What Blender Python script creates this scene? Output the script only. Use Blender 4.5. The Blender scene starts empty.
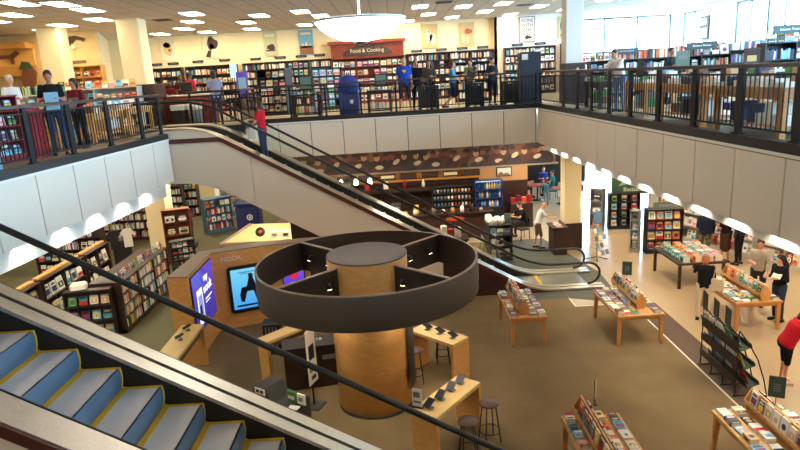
import bpy, math, random
from mathutils import Matrix, Vector, Euler
R=random.Random(7); PI=math.pi; rad=math.radians
COL=bpy.context.scene.collection
# ------------------------------------------------------------------ camera
F=616.; P=math.atan(150/616.); RO=rad(3.35)
fw=Vector((0,math.cos(P),-math.sin(P))); u0=Vector((0,math.sin(P),math.cos(P))); r0=Vector((1,0,0))
rt=math.cos(RO)*r0-math.sin(RO)*u0; up=math.sin(RO)*r0+math.cos(RO)*u0
cd=bpy.data.cameras.new('camera'); cam=bpy.data.objects.new('camera',cd); COL.objects.link(cam)
M3=Matrix((rt,up,-fw)).transposed(); cam.matrix_world=Matrix.Translation((0,0,6.25))@M3.to_4x4()
cd.sensor_width=36; cd.lens=F/800*36; cd.clip_start=.05; cd.clip_end=300
bpy.context.scene.camera=cam
# ------------------------------------------------------------------ materials
def lin(c):
    return tuple(((x/255)/12.92 if x/255<=.04045 else ((x/255+.055)/1.055)**2.4) for x in c)
MATS={}
def mat(name,rgb=(200,200,200),rough=.6,metal=0,var=0,scale=4,emit=0,ergb=None,spec=.5,bump=0,coat=0):
    if name in MATS: return MATS[name]
    m=bpy.data.materials.new(name); m.use_nodes=True; nt=m.node_tree; b=nt.nodes['Principled BSDF']
    c=lin(rgb)+(1,)
    b.inputs['Base Color'].default_value=c; b.inputs['Roughness'].default_value=rough; b.inputs['Metallic'].default_value=metal
    b.inputs['Specular IOR Level'].default_value=spec; b.inputs['Coat Weight'].default_value=coat
    if var or bump:
        tc=nt.nodes.new('ShaderNodeTexCoord'); n=nt.nodes.new('ShaderNodeTexNoise'); n.inputs['Scale'].default_value=scale; n.inputs['Detail'].default_value=5
        nt.links.new(tc.outputs['Object'],n.inputs['Vector'])
        if var:
            rp=nt.nodes.new('ShaderNodeValToRGB'); rp.color_ramp.elements[0].position=.3; rp.color_ramp.elements[1].position=.7
            rp.color_ramp.elements[0].color=tuple(x*(1-var) for x in c[:3])+(1,); rp.color_ramp.elements[1].color=tuple(min(1,x*(1+var)) for x in c[:3])+(1,)
            nt.links.new(n.outputs['Fac'],rp.inputs['Fac']); nt.links.new(rp.outputs['Color'],b.inputs['Base Color'])
        if bump:
            bp=nt.nodes.new('ShaderNodeBump'); bp.inputs['Strength'].default_value=bump; bp.inputs['Distance'].default_value=.01
            nt.links.new(n.outputs['Fac'],bp.inputs['Height']); nt.links.new(bp.outputs['Normal'],b.inputs['Normal'])
    if emit:
        b.inputs['Emission Color'].default_value=lin(ergb or rgb)+(1,); b.inputs['Emission Strength'].default_value=emit
    MATS[name]=m; return m
def woodmat(name,rgb,rgb2,rough=.4,sc=(1,12,1)):
    if name in MATS: return MATS[name]
    m=bpy.data.materials.new(name); m.use_nodes=True; nt=m.node_tree; b=nt.nodes['Principled BSDF']
    tc=nt.nodes.new('ShaderNodeTexCoord'); mp=nt.nodes.new('ShaderNodeMapping'); mp.inputs['Scale'].default_value=sc
    n=nt.nodes.new('ShaderNodeTexNoise'); n.inputs['Scale'].default_value=2.2; n.inputs['Detail'].default_value=6; n.inputs['Distortion'].default_value=.6
    rp=nt.nodes.new('ShaderNodeValToRGB'); rp.color_ramp.elements[0].position=.35; rp.color_ramp.elements[1].position=.68
    rp.color_ramp.elements[0].color=lin(rgb2)+(1,); rp.color_ramp.elements[1].color=lin(rgb)+(1,)
    L=nt.links; L.new(tc.outputs['Object'],mp.inputs['Vector']); L.new(mp.outputs['Vector'],n.inputs['Vector']); L.new(n.outputs['Fac'],rp.inputs['Fac']); L.new(rp.outputs['Color'],b.inputs['Base Color'])
    b.inputs['Roughness'].default_value=rough; MATS[name]=m; return m
def tilemat(name,rgb,grout,tx,ty,line=.015,rough=.35,var=.06,off=0):
    if name in MATS: return MATS[name]
    m=bpy.data.materials.new(name); m.use_nodes=True; nt=m.node_tree; b=nt.nodes['Principled BSDF']; L=nt.links
    tc=nt.nodes.new('ShaderNodeTexCoord'); br=nt.nodes.new('ShaderNodeTexBrick'); br.offset=off
    c=lin(rgb)
    br.inputs['Color1'].default_value=tuple(x*(1-var) for x in c)+(1,); br.inputs['Color2'].default_value=tuple(min(1,x*(1+var)) for x in c)+(1,)
    br.inputs['Mortar'].default_value=lin(grout)+(1,); br.inputs['Scale'].default_value=1; br.inputs['Mortar Size'].default_value=line
    br.inputs['Brick Width'].default_value=tx; br.inputs['Row Height'].default_value=ty; br.inputs['Mortar Smooth'].default_value=.1
    L.new(tc.outputs['Object'],br.inputs['Vector']); L.new(br.outputs['Color'],b.inputs['Base Color'])
    b.inputs['Roughness'].default_value=rough; MATS[name]=m; return m
def covermat(name,rough=.45):
    m=bpy.data.materials.new(name); m.use_nodes=True; nt=m.node_tree; b=nt.nodes['Principled BSDF']
    a=nt.nodes.new('ShaderNodeVertexColor'); a.layer_name='Col'; nt.links.new(a.outputs['Color'],b.inputs['Base Color'])
    b.inputs['Roughness'].default_value=rough; MATS[name]=m; return m
def glassmat(name,tint=(235,242,240),fac=.06,rough=.0):
    m=bpy.data.materials.new(name); m.use_nodes=True; nt=m.node_tree; nt.nodes.clear()
    o=nt.nodes.new('ShaderNodeOutputMaterial'); mx=nt.nodes.new('ShaderNodeMixShader'); t=nt.nodes.new('ShaderNodeBsdfTransparent'); g=nt.nodes.new('ShaderNodeBsdfGlossy')
    fr=nt.nodes.new('ShaderNodeFresnel'); fr.inputs['IOR'].default_value=1.3+fac
    t.inputs['Color'].default_value=lin(tint)+(1,); g.inputs['Roughness'].default_value=rough
    L=nt.links; ge=nt.nodes.new('ShaderNodeNewGeometry'); im=nt.nodes.new('ShaderNodeMath'); im.operation='SUBTRACT'; im.inputs[0].default_value=1; mu=nt.nodes.new('ShaderNodeMath'); mu.operation='MULTIPLY'; L.new(ge.outputs['Backfacing'],im.inputs[1]); L.new(fr.outputs[0],mu.inputs[0]); L.new(im.outputs[0],mu.inputs[1]); L.new(mu.outputs[0],mx.inputs['Fac']); L.new(t.outputs[0],mx.inputs[1]); L.new(g.outputs[0],mx.inputs[2]); L.new(mx.outputs[0],o.inputs['Surface'])
    MATS[name]=m; return m
COVER=covermat('printed_paper')
GLASS=glassmat('clear_glass',(250,252,250),.05)
WINGLASS=glassmat('window_glass',(250,252,255),.02)
fascia=mat('fascia_paint',(236,226,212),.5,var=.02,scale=.6); cream=mat('cream_paint',(240,222,176),.8,var=.03,scale=1.2)
white=mat('white_paint',(240,238,230),.7); wallw=mat('pale_wall_paint',(236,228,212),.8)
dark=mat('dark_seam',(60,55,50),.7); black=mat('black_metal',(22,22,26),.45); blackb=mat('black_laminate',(30,26,26),.5)
darkbrown=mat('dark_brown_laminate',(50,28,24),.4); espresso=woodmat('espresso_wood',(62,36,30),(44,25,21),.45)
redwood=woodmat('mahogany_wood',(150,62,38),(118,44,28),.45); maple=woodmat('maple_wood',(222,172,104),(204,150,84),.4)
ply=woodmat('honey_plywood',(232,178,108),(220,162,92),.45,(2,2,7)); oak=woodmat('oak_table_wood',(214,156,94),(194,134,74),.4)
paleply=woodmat('pale_maple_top',(236,204,140),(224,188,122),.4)
steel=mat('brushed_steel',(222,214,204),.36,1,var=.06,scale=30); chrome=mat('polished_chrome',(215,215,215),.12,1)
rubber=mat('black_rubber',(24,22,22),.4); silver=mat('silver_metal',(176,176,176),.4,.8)
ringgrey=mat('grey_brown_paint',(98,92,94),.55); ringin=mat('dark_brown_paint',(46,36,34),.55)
yellow=mat('yellow_paint',(222,172,30),.6); tread=mat('grey_step_metal',(214,208,210),.55,.15,var=.04,scale=6); riser=mat('riser_metal',(82,102,124),.5)
paper=mat('white_paper',(238,234,226),.8); pages=mat('page_paper',(226,216,194),.9)
skinl=mat('light_skin',(214,160,130),.6); skinm=mat('tan_skin',(176,122,92),.6); skind=mat('brown_skin',(110,72,54),.6)
eyem=mat('eye_dark',(40,28,24),.3); lip=mat('lip',(170,86,80),.5)
navy=mat('navy_plastic',(24,40,104),.5); greenboard=mat('dark_green_card',(44,66,52),.7); gr=mat('grey_plastic',(120,120,124),.5); dgr=mat('dark_grey_plastic',(58,56,58),.5)
# ------------------------------------------------------------------ mesh builder
class MB:
    def __init__(s): s.v=[];s.f=[];s.mm=[];s.m=[];s.c=[];s.s=[];s.M=Matrix.Identity(4)
    def add(s,vs,fs,m,col=None,sm=False):
        b=len(s.v); M=s.M
        s.v.extend(M@Vector(p) for p in vs)
        if m not in s.mm: s.mm.append(m)
        i=s.mm.index(m)
        for f in fs:
            s.f.append(tuple(b+k for k in f)); s.m.append(i); s.c.append(col); s.s.append(sm)
        return s
    def box(s,a,b,m,col=None):
        x0,y0,z0=a;x1,y1,z1=b
        return s.add([(x0,y0,z0),(x1,y0,z0),(x1,y1,z0),(x0,y1,z0),(x0,y0,z1),(x1,y0,z1),(x1,y1,z1),(x0,y1,z1)],
          [(0,3,2,1),(4,5,6,7),(0,1,5,4),(1,2,6,5),(2,3,7,6),(3,0,4,7)],m,col)
    def bev(s,a,b,m,r=.01):   # box with chamfered vertical and top edges
        x0,y0,z0=a;x1,y1,z1=b
        def ring(d,z): return [(x0+d,y0+r,z),(x0+r,y0+d,z),(x1-r,y0+d,z),(x1-d,y0+r,z),(x1-d,y1-r,z),(x1-r,y1-d,z),(x0+r,y1-d,z),(x0+d,y1-r,z)]
        vs=ring(0,z0)+ring(0,z1-r)+[(min(max(x,x0+r),x1-r),min(max(y,y0+r),y1-r),z1) for x,y,z in ring(0,z1)]
        fs=[tuple(range(7,-1,-1)),tuple(range(16,24))]
        for k in range(2):
            for i in range(8): j=(i+1)%8; fs.append((k*8+i,k*8+j,k*8+8+j,k*8+8+i))
        return s.add(vs,fs,m)
    def obox(s,c,size,m,rot=None,col=None):
        o=s.M; s.M=o@Matrix.Translation(c)@(rot.to_matrix().to_4x4() if isinstance(rot,Euler) else (rot or Matrix.Identity(4)))
        h=[k/2 for k in size]; s.box((-h[0],-h[1],-h[2]),(h[0],h[1],h[2]),m,col); s.M=o; return s
    def quad(s,p,m,col=None): return s.add(p,[tuple(range(len(p)))],m,col)
    def prism(s,poly,d0,d1,m,ax='y',col=None):
        f={'y':lambda p,d:(p[0],d,p[1]),'z':lambda p,d:(p[0],p[1],d),'x':lambda p,d:(d,p[0],p[1])}[ax]
        n=len(poly); vs=[f(p,d0) for p in poly]+[f(p,d1) for p in poly]
        fs=[tuple(range(n)),tuple(range(2*n-1,n-1,-1))]+[(i,i+n,(i+1)%n+n,(i+1)%n) for i in range(n)]
        return s.add(vs,fs,m,col)
    def strip(s,low,high,d0,d1,m,ax='y'):   # solid between two polylines, as a quad strip
        f={'y':lambda p,d:(p[0],d,p[1]),'x':lambda p,d:(d,p[0],p[1])}[ax]; n=len(low)
        vs=[f(p,d0) for p in low]+[f(p,d0) for p in high]+[f(p,d1) for p in low]+[f(p,d1) for p in high]; fs=[]
        for i in range(n-1):
            fs+=[(i,i+1,n+i+1,n+i),(2*n+i+1,2*n+i,3*n+i,3*n+i+1),(n+i,n+i+1,3*n+i+1,3*n+i),(i+1,i,2*n+i,2*n+i+1)]
        fs+=[(0,n,3*n,2*n),(n-1,3*n-1,4*n-1,2*n-1)]
        return s.add(vs,fs,m)
    def tube(s,pts,r,m,n=8,caps=True,closed=False,sm=True):
        pts=[Vector(p) for p in pts]; N=len(pts); rr=r if isinstance(r,(list,tuple)) else [r]*N
        vs=[];u=None
        for i,p in enumerate(pts):
            if closed: t=pts[(i+1)%N]-pts[i-1]
            else: t=pts[min(i+1,N-1)]-pts[max(i-1,0)]
            t.normalize()
            if u is None: u=t.orthogonal().normalized()
            else: u=(u-t*u.dot(t)); u=u.normalized() if u.length>1e-6 else t.orthogonal().normalized()
            w=t.cross(u)
            for k in range(n): a=2*PI*k/n; vs.append(p+rr[i]*(math.cos(a)*u+math.sin(a)*w))
        fs=[]
        for i in range(N if closed else N-1):
            j=(i+1)%N
            for k in range(n): fs.append((i*n+k,i*n+(k+1)%n,j*n+(k+1)%n,j*n+k))
        if caps and not closed: fs+= [tuple(range(n-1,-1,-1)),tuple((N-1)*n+k for k in range(n))]
        return s.add(vs,fs,m,None,sm)
    def cyl(s,p0,p1,r0,m,r1=None,n=16): return s.tube([p0,p1],[r0,r0 if r1 is None else r1],m,n)
    def lathe(s,prof,c,m,n=32,a0=0,a1=2*PI,sm=True):
        full=abs(a1-a0-2*PI)<1e-6; k=n if full else n+1; vs=[];fs=[]
        for i in range(k):
            a=a0+(a1-a0)*i/n
            for r,z in prof: vs.append((c[0]+r*math.cos(a),c[1]+r*math.sin(a),c[2]+z))
        q=len(prof)
        for i in range(n):
            j=(i+1)%k
            for t in range(q-1): fs.append((i*q+t,j*q+t,j*q+t+1,i*q+t+1))
        return s.add(vs,fs,m,None,sm)
    def ell(s,c,r,m,n=12,h=8,rot=None):
        vs=[(0,0,-1)]; 
        for i in range(1,h):
            t=-PI/2+PI*i/h
            for k in range(n): a=2*PI*k/n; vs.append((math.cos(t)*math.cos(a),math.cos(t)*math.sin(a),math.sin(t)))
        vs.append((0,0,1)); rm=rot.to_matrix() if rot else Matrix.Identity(3)
        vs=[Vector(c)+rm@Vector((x*r[0],y*r[1],z*r[2])) for x,y,z in vs]; fs=[]
        for k in range(n): fs.append((0,1+(k+1)%n,1+k)); fs.append((len(vs)-1,1+(h-2)*n+k,1+(h-2)*n+(k+1)%n))
        for i in range(h-2):
            for k in range(n): fs.append((1+i*n+k,1+i*n+(k+1)%n,1+(i+1)*n+(k+1)%n,1+(i+1)*n+k))
        return s.add(vs,fs,m,None,True)
    def caps(s,p0,p1,r0,r1,m,n=10):
        p0=Vector(p0);p1=Vector(p1);t=(p1-p0); 
        if t.length<1e-5: return s.ell(p0,(r0,)*3,m)
        t.normalize(); pts=[];rs=[]
        for k in (-80,-50,-20): pts.append(p0+t*r0*math.sin(rad(k)));rs.append(r0*math.cos(rad(k)))
        for k in (20,50,80): pts.append(p1+t*r1*math.sin(rad(k)));rs.append(r1*math.cos(rad(k)))
        return s.tube(pts,rs,m,n)
    def mesh(s,name,inv=None):
        me=bpy.data.meshes.new(name); vs=[inv@v for v in s.v] if inv else s.v
        me.from_pydata([tuple(v) for v in vs],[],s.f)
        for m in s.mm: me.materials.append(m)
        me.polygons.foreach_set('material_index',s.m); me.polygons.foreach_set('use_smooth',s.s)
        if any(c is not None for c in s.c):
            at=me.color_attributes.new('Col','FLOAT_COLOR','CORNER'); d=[]
            for p,c in zip(me.polygons,s.c):
                c=c or (.8,.8,.8); d.extend((c[0],c[1],c[2],1)*p.loop_total)
            at.data.foreach_set('color',d)
        me.update(); return me
PM={}
def _m(o): return PM.get(o.name,Matrix.Identity(4))
def link(name,me,parent=None,loc=None,rot=None):
    o=bpy.data.objects.new(name,me); COL.objects.link(o)
    if parent: o.parent=parent
    if loc is not None: o.location=loc
    if rot is not None: o.rotation_euler=rot
    return o
def obj(name,mb,parent=None,local=False,label=None):
    """one mesh object; MB coordinates are world unless local"""
    inv=None
    if parent and not local: inv=_m(parent).inverted()
    o=link(name,mb.mesh(name,inv),parent)
    if parent: PM[o.name]=_m(parent)
    if label: o['label']=label
    return o
def tag(o,label,cat,group=None,kind=None):
    o['label']=label; o['category']=cat
    if group: o['group']=group
    if kind: o['kind']=kind
    return o
def thing(name,label,cat,loc=(0,0,0),rz=0,group=None):
    o=bpy.data.objects.new(name,None); COL.objects.link(o); o.empty_display_size=.1; o.location=loc; o.rotation_euler=(0,0,rz)
    PM[o.name]=Matrix.Translation(loc)@Matrix.Rotation(rz,4,'Z'); return tag(o,label,cat,group)
def struct(name,mb,parent=None):
    o=obj(name,mb,parent)
    if not parent: o['kind']='structure'
    return o
def solo(name,mb,label,cat,loc=(0,0,0),rz=0,group=None,rot=None):
    """a thing of one mesh, MB in local coordinates"""
    o=link(name,mb.mesh(name),None,loc,rot or (0,0,rz)); PM[o.name]=Matrix.Translation(loc)@Euler(rot or (0,0,rz)).to_matrix().to_4x4()
    return tag(o,label,cat,group)
def text_obj(name,txt,size,m,parent,loc,rot,depth=.004,align='CENTER',local=True):
    c=bpy.data.curves.new(name,'FONT'); c.body=txt; c.size=size; c.extrude=depth; c.align_x=align; c.align_y='CENTER'
    t=bpy.data.objects.new('tmp',c); COL.objects.link(t); dg=bpy.context.evaluated_depsgraph_get(); dg.update()
    me=bpy.data.meshes.new_from_object(t.evaluated_get(dg)); bpy.data.objects.remove(t); me.materials.clear(); me.materials.append(m)
    o=link(name,me,parent,loc,rot); return o
LSC=38; LLO=62; LRING=16; LBOWL=350; LWW=14; LSKY=34; LSUN=7; EXPO=0.72
# ------------------------------------------------------------------ the setting
ZU=5.0; ZC=8.65; ZL=3.84
lx=lambda y:-6.4+.065*(y-9.89)
rx=lambda y:5.16-.0337*(y-7.79)
carpet=mat('brown_carpet',(122,103,73),.95,var=.10,scale=1.3,spec=.2); olive=mat('olive_carpet',(100,96,72),.95,var=.1,scale=1.5,spec=.2)
tilef=tilemat('sand_floor_tile',(178,156,124),(172,148,112),.62,.62,.012,.28,.04)
cafef=tilemat('cafe_floor_tile',(168,150,128),(150,132,110),.45,.45,.01,.35,.06)
matf=mat('grey_green_mat',(92,92,84),.9,var=.08,scale=3,spec=.2); darkstrip=mat('dark_brown_border',(96,80,68),.9,var=.06,scale=5,spec=.2)
upcarp=mat('upper_carpet',(150,140,118),.95,var=.08,scale=2,spec=.2)
b=MB(); b.box((-16,-6,-.12),(15.2,36,0),tilef); fl=struct('floor',b)
b=MB(); b.prism([(-5.2,-6),(5.98,-6),(5.98,15.35),(4.55,15.35),(4.55,16.0),(3.2,16.0),(3.2,22.2),(-5.2,22.2)],.0,.006,carpet,'z'); struct('floor_carpet',b)
b=MB(); b.box((-16,-6,0),(-5.2,36,.006),olive); struct('floor_left',b)
b=MB(); b.box((-5.2,22.2,0),(8.6,36,.004),cafef); struct('floor_cafe',b)
b=MB(); b.prism([(3.2,16.0),(4.55,16.0),(5.85,15.4),(6.05,18),(5.3,22.2),(3.2,22.2)],0,.008,matf,'z'); struct('floor_mat',b)
b=MB(); b.box((5.98,-6,0),(6.02,15.3,.010),mat('pale_floor_strip',(222,212,190),.5)); b.box((4.52,15.33,0),(5.98,15.37,.010),MATS['pale_floor_strip']); b.box((4.52,15.33,0),(4.56,16.0,.010),MATS['pale_floor_strip']); struct('trim_1',b)
b=MB(); b.box((6.02,-6,0),(6.62,15.3,.008),darkstrip); struct('trim_2',b)
# upper floor slab and the ceiling under it
regs=dict(left=[(-20,-6),(lx(-6),-6),(-6.0,16.5),(-6.0,18.47),(-4.4,18.47),(-4.4,34),(-20,34)],
 back=[(-4.4,20.4),(4.73,20.54),(4.73,33.6),(-4.4,33.6)], right=[(rx(-6),-6),(15.2,-6),(15.2,33.6),(4.73,33.6),(4.73,20.54)],
 front=[(lx(-6),-6),(rx(-6),-6),(rx(-.35),-.35),(lx(-.35),-.35)])
lowceil=tilemat('lower_ceiling_tile',(214,206,190),(190,182,166),.61,.61,.012,.85,.01)
for k,pl in regs.items():
    b=MB(); b.prism(pl,ZU-.12,ZU,upcarp,'z'); struct('floor_upper_'+k,b)
    pc_=dict(left=[(-20,-6),(lx(-6)-.3,-6),(-6.3,16.5),(-6.3,18.47),(-4.7,18.47),(-4.7,34),(-20,34)],back=[(-4.7,20.45),(5.0,20.6),(5.0,34),(-4.7,34)],right=[(rx(-6)+.3,-6),(15.2,-6),(15.2,34),(5.0,34),(5.0,20.54)]).get(k,pl)
    b=MB(); b.prism(pc_,ZL,ZL+.05,lowceil,'z'); struct('ceiling_lower_'+k,b)
# fascias round the opening: panels with open joints on a dark backing, dark kerb on top, lit bulkhead under them
def fascia_run(name,p0,p1,seams,inward,kerb=True,mt=None):
    p0=Vector((*p0,0));p1=Vector((*p1,0)); d=(p1-p0); L=d.length; d/=L; n=Vector((inward[0],inward[1],0)).normalized()
    mt=mt or fascia
    Mx=Matrix.Translation(p0)@Matrix((d,-n,Vector((0,0,1)))).transposed().to_4x4()   # x along, -y towards the opening
    b=MB(); b.M=Mx
    s=[0]+[q for q in sorted(seams) if 0<q<L]+[L]
    for a,c in zip(s,s[1:]): b.box((a+.012,0,3.80),(c-.012,.05,4.93),mt)
    b.box((0,.03,3.82),(L,.08,4.92),dark); b.box((0,-.012,4.90),(L,.08,4.945),white); struct('wall_'+name,b)
    b=MB(); b.M=Mx; b.box((0,.26,3.40 if name=='left' else 3.55),(L,.32,4.9),white)
    if name in('left','right'): struct('wall_'+name+'_bulkhead',b)
    if kerb:
        b=MB(); b.M=Mx; b.box((0,-.005,4.945),(L,.17,5.09),black); struct('trim_'+name,b)
    return Mx,L
dl=math.hypot(lx(16.5)-lx(-.35),16.85)
FL=fascia_run('left',(lx(-.35),-.35),(-6.0,16.5),[ (y+.35)*dl/16.85 for y in [.3+1.17*k for k in range(-1,15)]],(1,-.06))
fascia_run('back_jog',(-4.4,18.47),(-4.4,20.4),[.95],(1,0))
fascia_run('back',(-4.4,20.4),(4.73,20.54),[.6+1.06*k for k in range(9)],(0,-1))
fascia_run('right',(4.73,20.54),(rx(-.35),-.35),[20.54-(8.05+1.165*k) for k in range(-8,11)],(-1,0))
b=MB(); b.box((-6.0,18.47,3.8),(-4.4,18.53,4.93),fascia); b.box((-6.0,18.46,4.93),(-4.4,18.62,5.09),black); struct('wall_landing',b)
# outer walls
b=MB(); b.box((-20,31,0),(5.05,31.2,ZC),cream); b.box((5.05,30.6,5),(9.0,30.8,ZC),wallw); b.box((5.05,30.6,5),(5.15,31.2,ZC),cream); b.box((9,30.6,5),(9.15,33.4,ZC),wallw); struct('wall_back',b)
b=MB(); W=wallw
b.box((9,33.4,5),(15.2,33.6,6.75),W); b.box((9,33.4,8.5),(15.2,33.6,ZC),W); b.box((9,33.4,6.75),(9.5,33.6,8.5),W); b.box((14.7,33.4,6.75),(15.2,33.6,8.5),W); struct('wall_back_right',b)
b=MB(); b.box((15.2,-6,5),(15.4,33.6,6.75),W); b.box((15.2,-6,8.5),(15.4,33.6,ZC),W)
WIN=[(31.0,33.2)]+[(28.2-2.35*(k+1)+.12,28.2-2.35*k) for k in range(14)]
ys=sorted(sum([list(w) for w in WIN],[]))
ed=[-6]+ys+[33.6]
for a,c in zip(ed[0::2],ed[1::2]): b.box((15.2,a,6.75),(15.4,c,8.5),W)
struct('wall_right',b)
frame=mat('grey_window_frame',(70,84,92),.5)
def window(n,box,axis):
    (x0,y0,z0),(x1,y1,z1)=box; b=MB(); t=.09
    if axis=='x':
        for z in (z0,z1-t): b.box((x0,y0,z),(x1,y1,z+t),frame)
        nm=2 if y1-y0<3 else 4
        for k in range(nm+1): y=y0+(y1-y0-t)*k/nm; b.box((x0,y,z0),(x1,y+t,z1),frame)
        b.box((x0,y0,z0+.45),(x1,y1,z0+.49),frame); w=obj('window_%d'%n,b); g=MB().box(((x0+x1)/2-.004,y0,z0),((x0+x1)/2+.004,y1,z1),WINGLASS)
    else:
        for z in (z0,z1-t): b.box((x0,y0,z),(x1,y1,z+t),frame)
        for k in range(4): x=x0+(x1-x0-t)*k/3; b.box((x,y0,z0),(x+t,y1,z1),frame)
        w=obj('window_%d'%n,b); g=MB().box((x0,(y0+y1)/2-.004,z0),(x1,(y0+y1)/2+.004,z1),WINGLASS)
    w['kind']='structure'; PM[w.name]=Matrix.Identity(4); obj('pane',g,w)
window(1,((9.5,33.45,6.75),(14.7,33.53,8.5)),'y')
for i,(a,c) in enumerate(WIN[:1]+WIN[1:]): window(2+i,((15.26,a,6.75),(15.34,c,8.5)),'x')
# ceiling of the hall with its tile grid
ct=tilemat('ceiling_tile',(214,208,200),(176,170,158),.61,1.22,.02,.9,.02)
b=MB(); b.box((-20,-6,ZC),(15.6,34,ZC+.1),ct); struct('ceiling',b)
b=MB(); b.box((-20.2,-6,0),(-20,34,ZC),cream); struct('wall_left_outer',b)
b=MB(); b.box((-20,-6.2,0),(15.4,-6,ZC),wallw); struct('wall_front',b)
b=MB(); b.box((-16,34.0,0),(5.0,34.2,ZL),darkbrown); b.box((5.0,34,0),(6.2,34.2,ZL),mat('dark_navy_wall',(34,34,48),.7)); b.box((6.2,33.5,0),(10.3,33.7,ZL),MATS['dark_navy_wall']); struct('wall_lower_back',b)
b=MB(); b.box((-16.2,-6,0),(-16,34,ZL),cream); struct('wall_lower_left',b)
b=MB(); b.box((15.2,-6,0),(15.4,33.6,ZL),wallw); struct('wall_lower_right',b)
# glazed entrance on the lower floor
b=MB(); dk=mat('grey_door_frame',(96,110,120),.4,.4)
for x in (10.3,11.55,13.0,14.2,15.1): b.box((x,33.5,0),(x+.07,33.6,ZL),dk)
b.box((10.3,33.5,2.5),(15.2,33.6,2.62),dk); b.box((10.3,33.5,3.5),(15.2,33.6,ZL),dk); w=struct('door_1',b); PM[w.name]=Matrix.Identity(4)
obj('pane',MB().box((10.35,33.54,0),(15.2,33.55,3.5),WINGLASS),w)
b=MB(); b.box((-10,34.4,-.12),(60,90,-.02),mat('pale_pavement',(205,205,200),.8)); struct('floor_outside',b)
# big columns through both floors
def column(i,x,y,w,base=True,hu=1.3):
    b=MB(); h=w/2; b.bev((x-h,y-h,0),(x+h,y+h,ZL),cream,.02); b.bev((x-h,y-h,ZU),(x+h,y+h,ZC),cream if x<0 else mat('column_white',(226,220,214),.7),.02)
    c=struct('column_%d'%i,b); PM[c.name]=Matrix.Identity(4)
    if base:
        k=h+.04; b=MB(); b.bev((x-k,y-k,0),(x+k,y+k,.92),espresso,.01); b.bev((x-k,y-k,ZU),(x+k,y+k,ZU+hu),espresso,.01); obj('column_base',b,c)
        b=MB(); b.box((x+.06,y-k-.01,ZU+1.02),(x+.14,y-k,ZU+1.14),paper); obj('notice_card',b,c)
column(1,5.98,20.95,.57); column(2,-8.93,22.6,.76,False); column(3,-12.45,24.0,.78,False)
# ------------------------------------------------------------------ railings
railtop=woodmat('rail_cap_wood',(58,40,36),(40,28,26),.4); post_m=mat('railing_post',(12,14,20),.6,spec=.3)
def railing(label,pts,posts,pw=.13,group=None):
    p0=pts[0]; t=thing('railing',label,'railing',(p0[0],p0[1],5.09))
    for (ax,ay),(bx,by) in zip(pts,pts[1:]):
        L=math.hypot(bx-ax,by-ay); a=math.atan2(by-ay,bx-ax); Mx=Matrix.Translation((ax,ay,5.09))@Matrix.Rotation(a,4,'Z')
        b=MB(); b.M=Mx; b.bev((0,-.04,.97),(L,.04,1.03),railtop,.012); obj('handrail',b,t)
        ps=[q for q in posts if 0<=q[0]<=1] if False else posts.get((ax,ay),None) or [L*k/max(1,round(L/1.2)) for k in range(round(L/1.2)+1)]
        for q in ps:
            b=MB(); b.M=Mx; b.box((q-pw/2,-.02,0),(q+pw/2,.02,.97),post_m); b.box((q-pw/2-.02,-.05,0),(q+pw/2+.02,.05,.02),post_m); obj('post',b,t)
        qs=sorted(ps)
        for q,r in zip([0]+qs,qs+[L]):
            if r-q<.3: continue
            b=MB(); b.M=Mx; b.box((q,-.012,.10),(r,.012,.13),post_m); b.box((q,-.012,.86),(r,.012,.89),post_m)
            n=int((r-q)/.105)
            for k in range(1,n): x=q+(r-q)*k/n; b.box((x-.007,-.007,.13),(x+.007,.007,.86),post_m)
            obj('baluster_grille',b,t)
sl=math.hypot(1,.065)
railing('dark metal railing along the left edge of the upper floor, above the blue-white panels',[(lx(3)-.09,3),(-6.09,16.45)],{(lx(3)-.09,3):[(y-3)*sl for y in (3.6,4.9,6.1,7.3,8.5,9.75,10.98,12.27,13.74,15.27,16.33)]})
railing('dark metal railing across the far side of the upper floor, behind the escalator head',[(-5.95,18.55),(-4.49,18.55),(-4.49,20.5),(4.7,20.62)],{},.06)
railing('dark metal railing along the right edge of the upper floor, in front of wooden tables',[(4.82,20.5),(rx(3)+.09,3)],{(4.82,20.5):[20.5-y for y in (20.45,18.0,16.78,15.7,14.53,13.32,12.02,10.67,9.33,8.02,6.7,5.4)]},.15)
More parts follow.
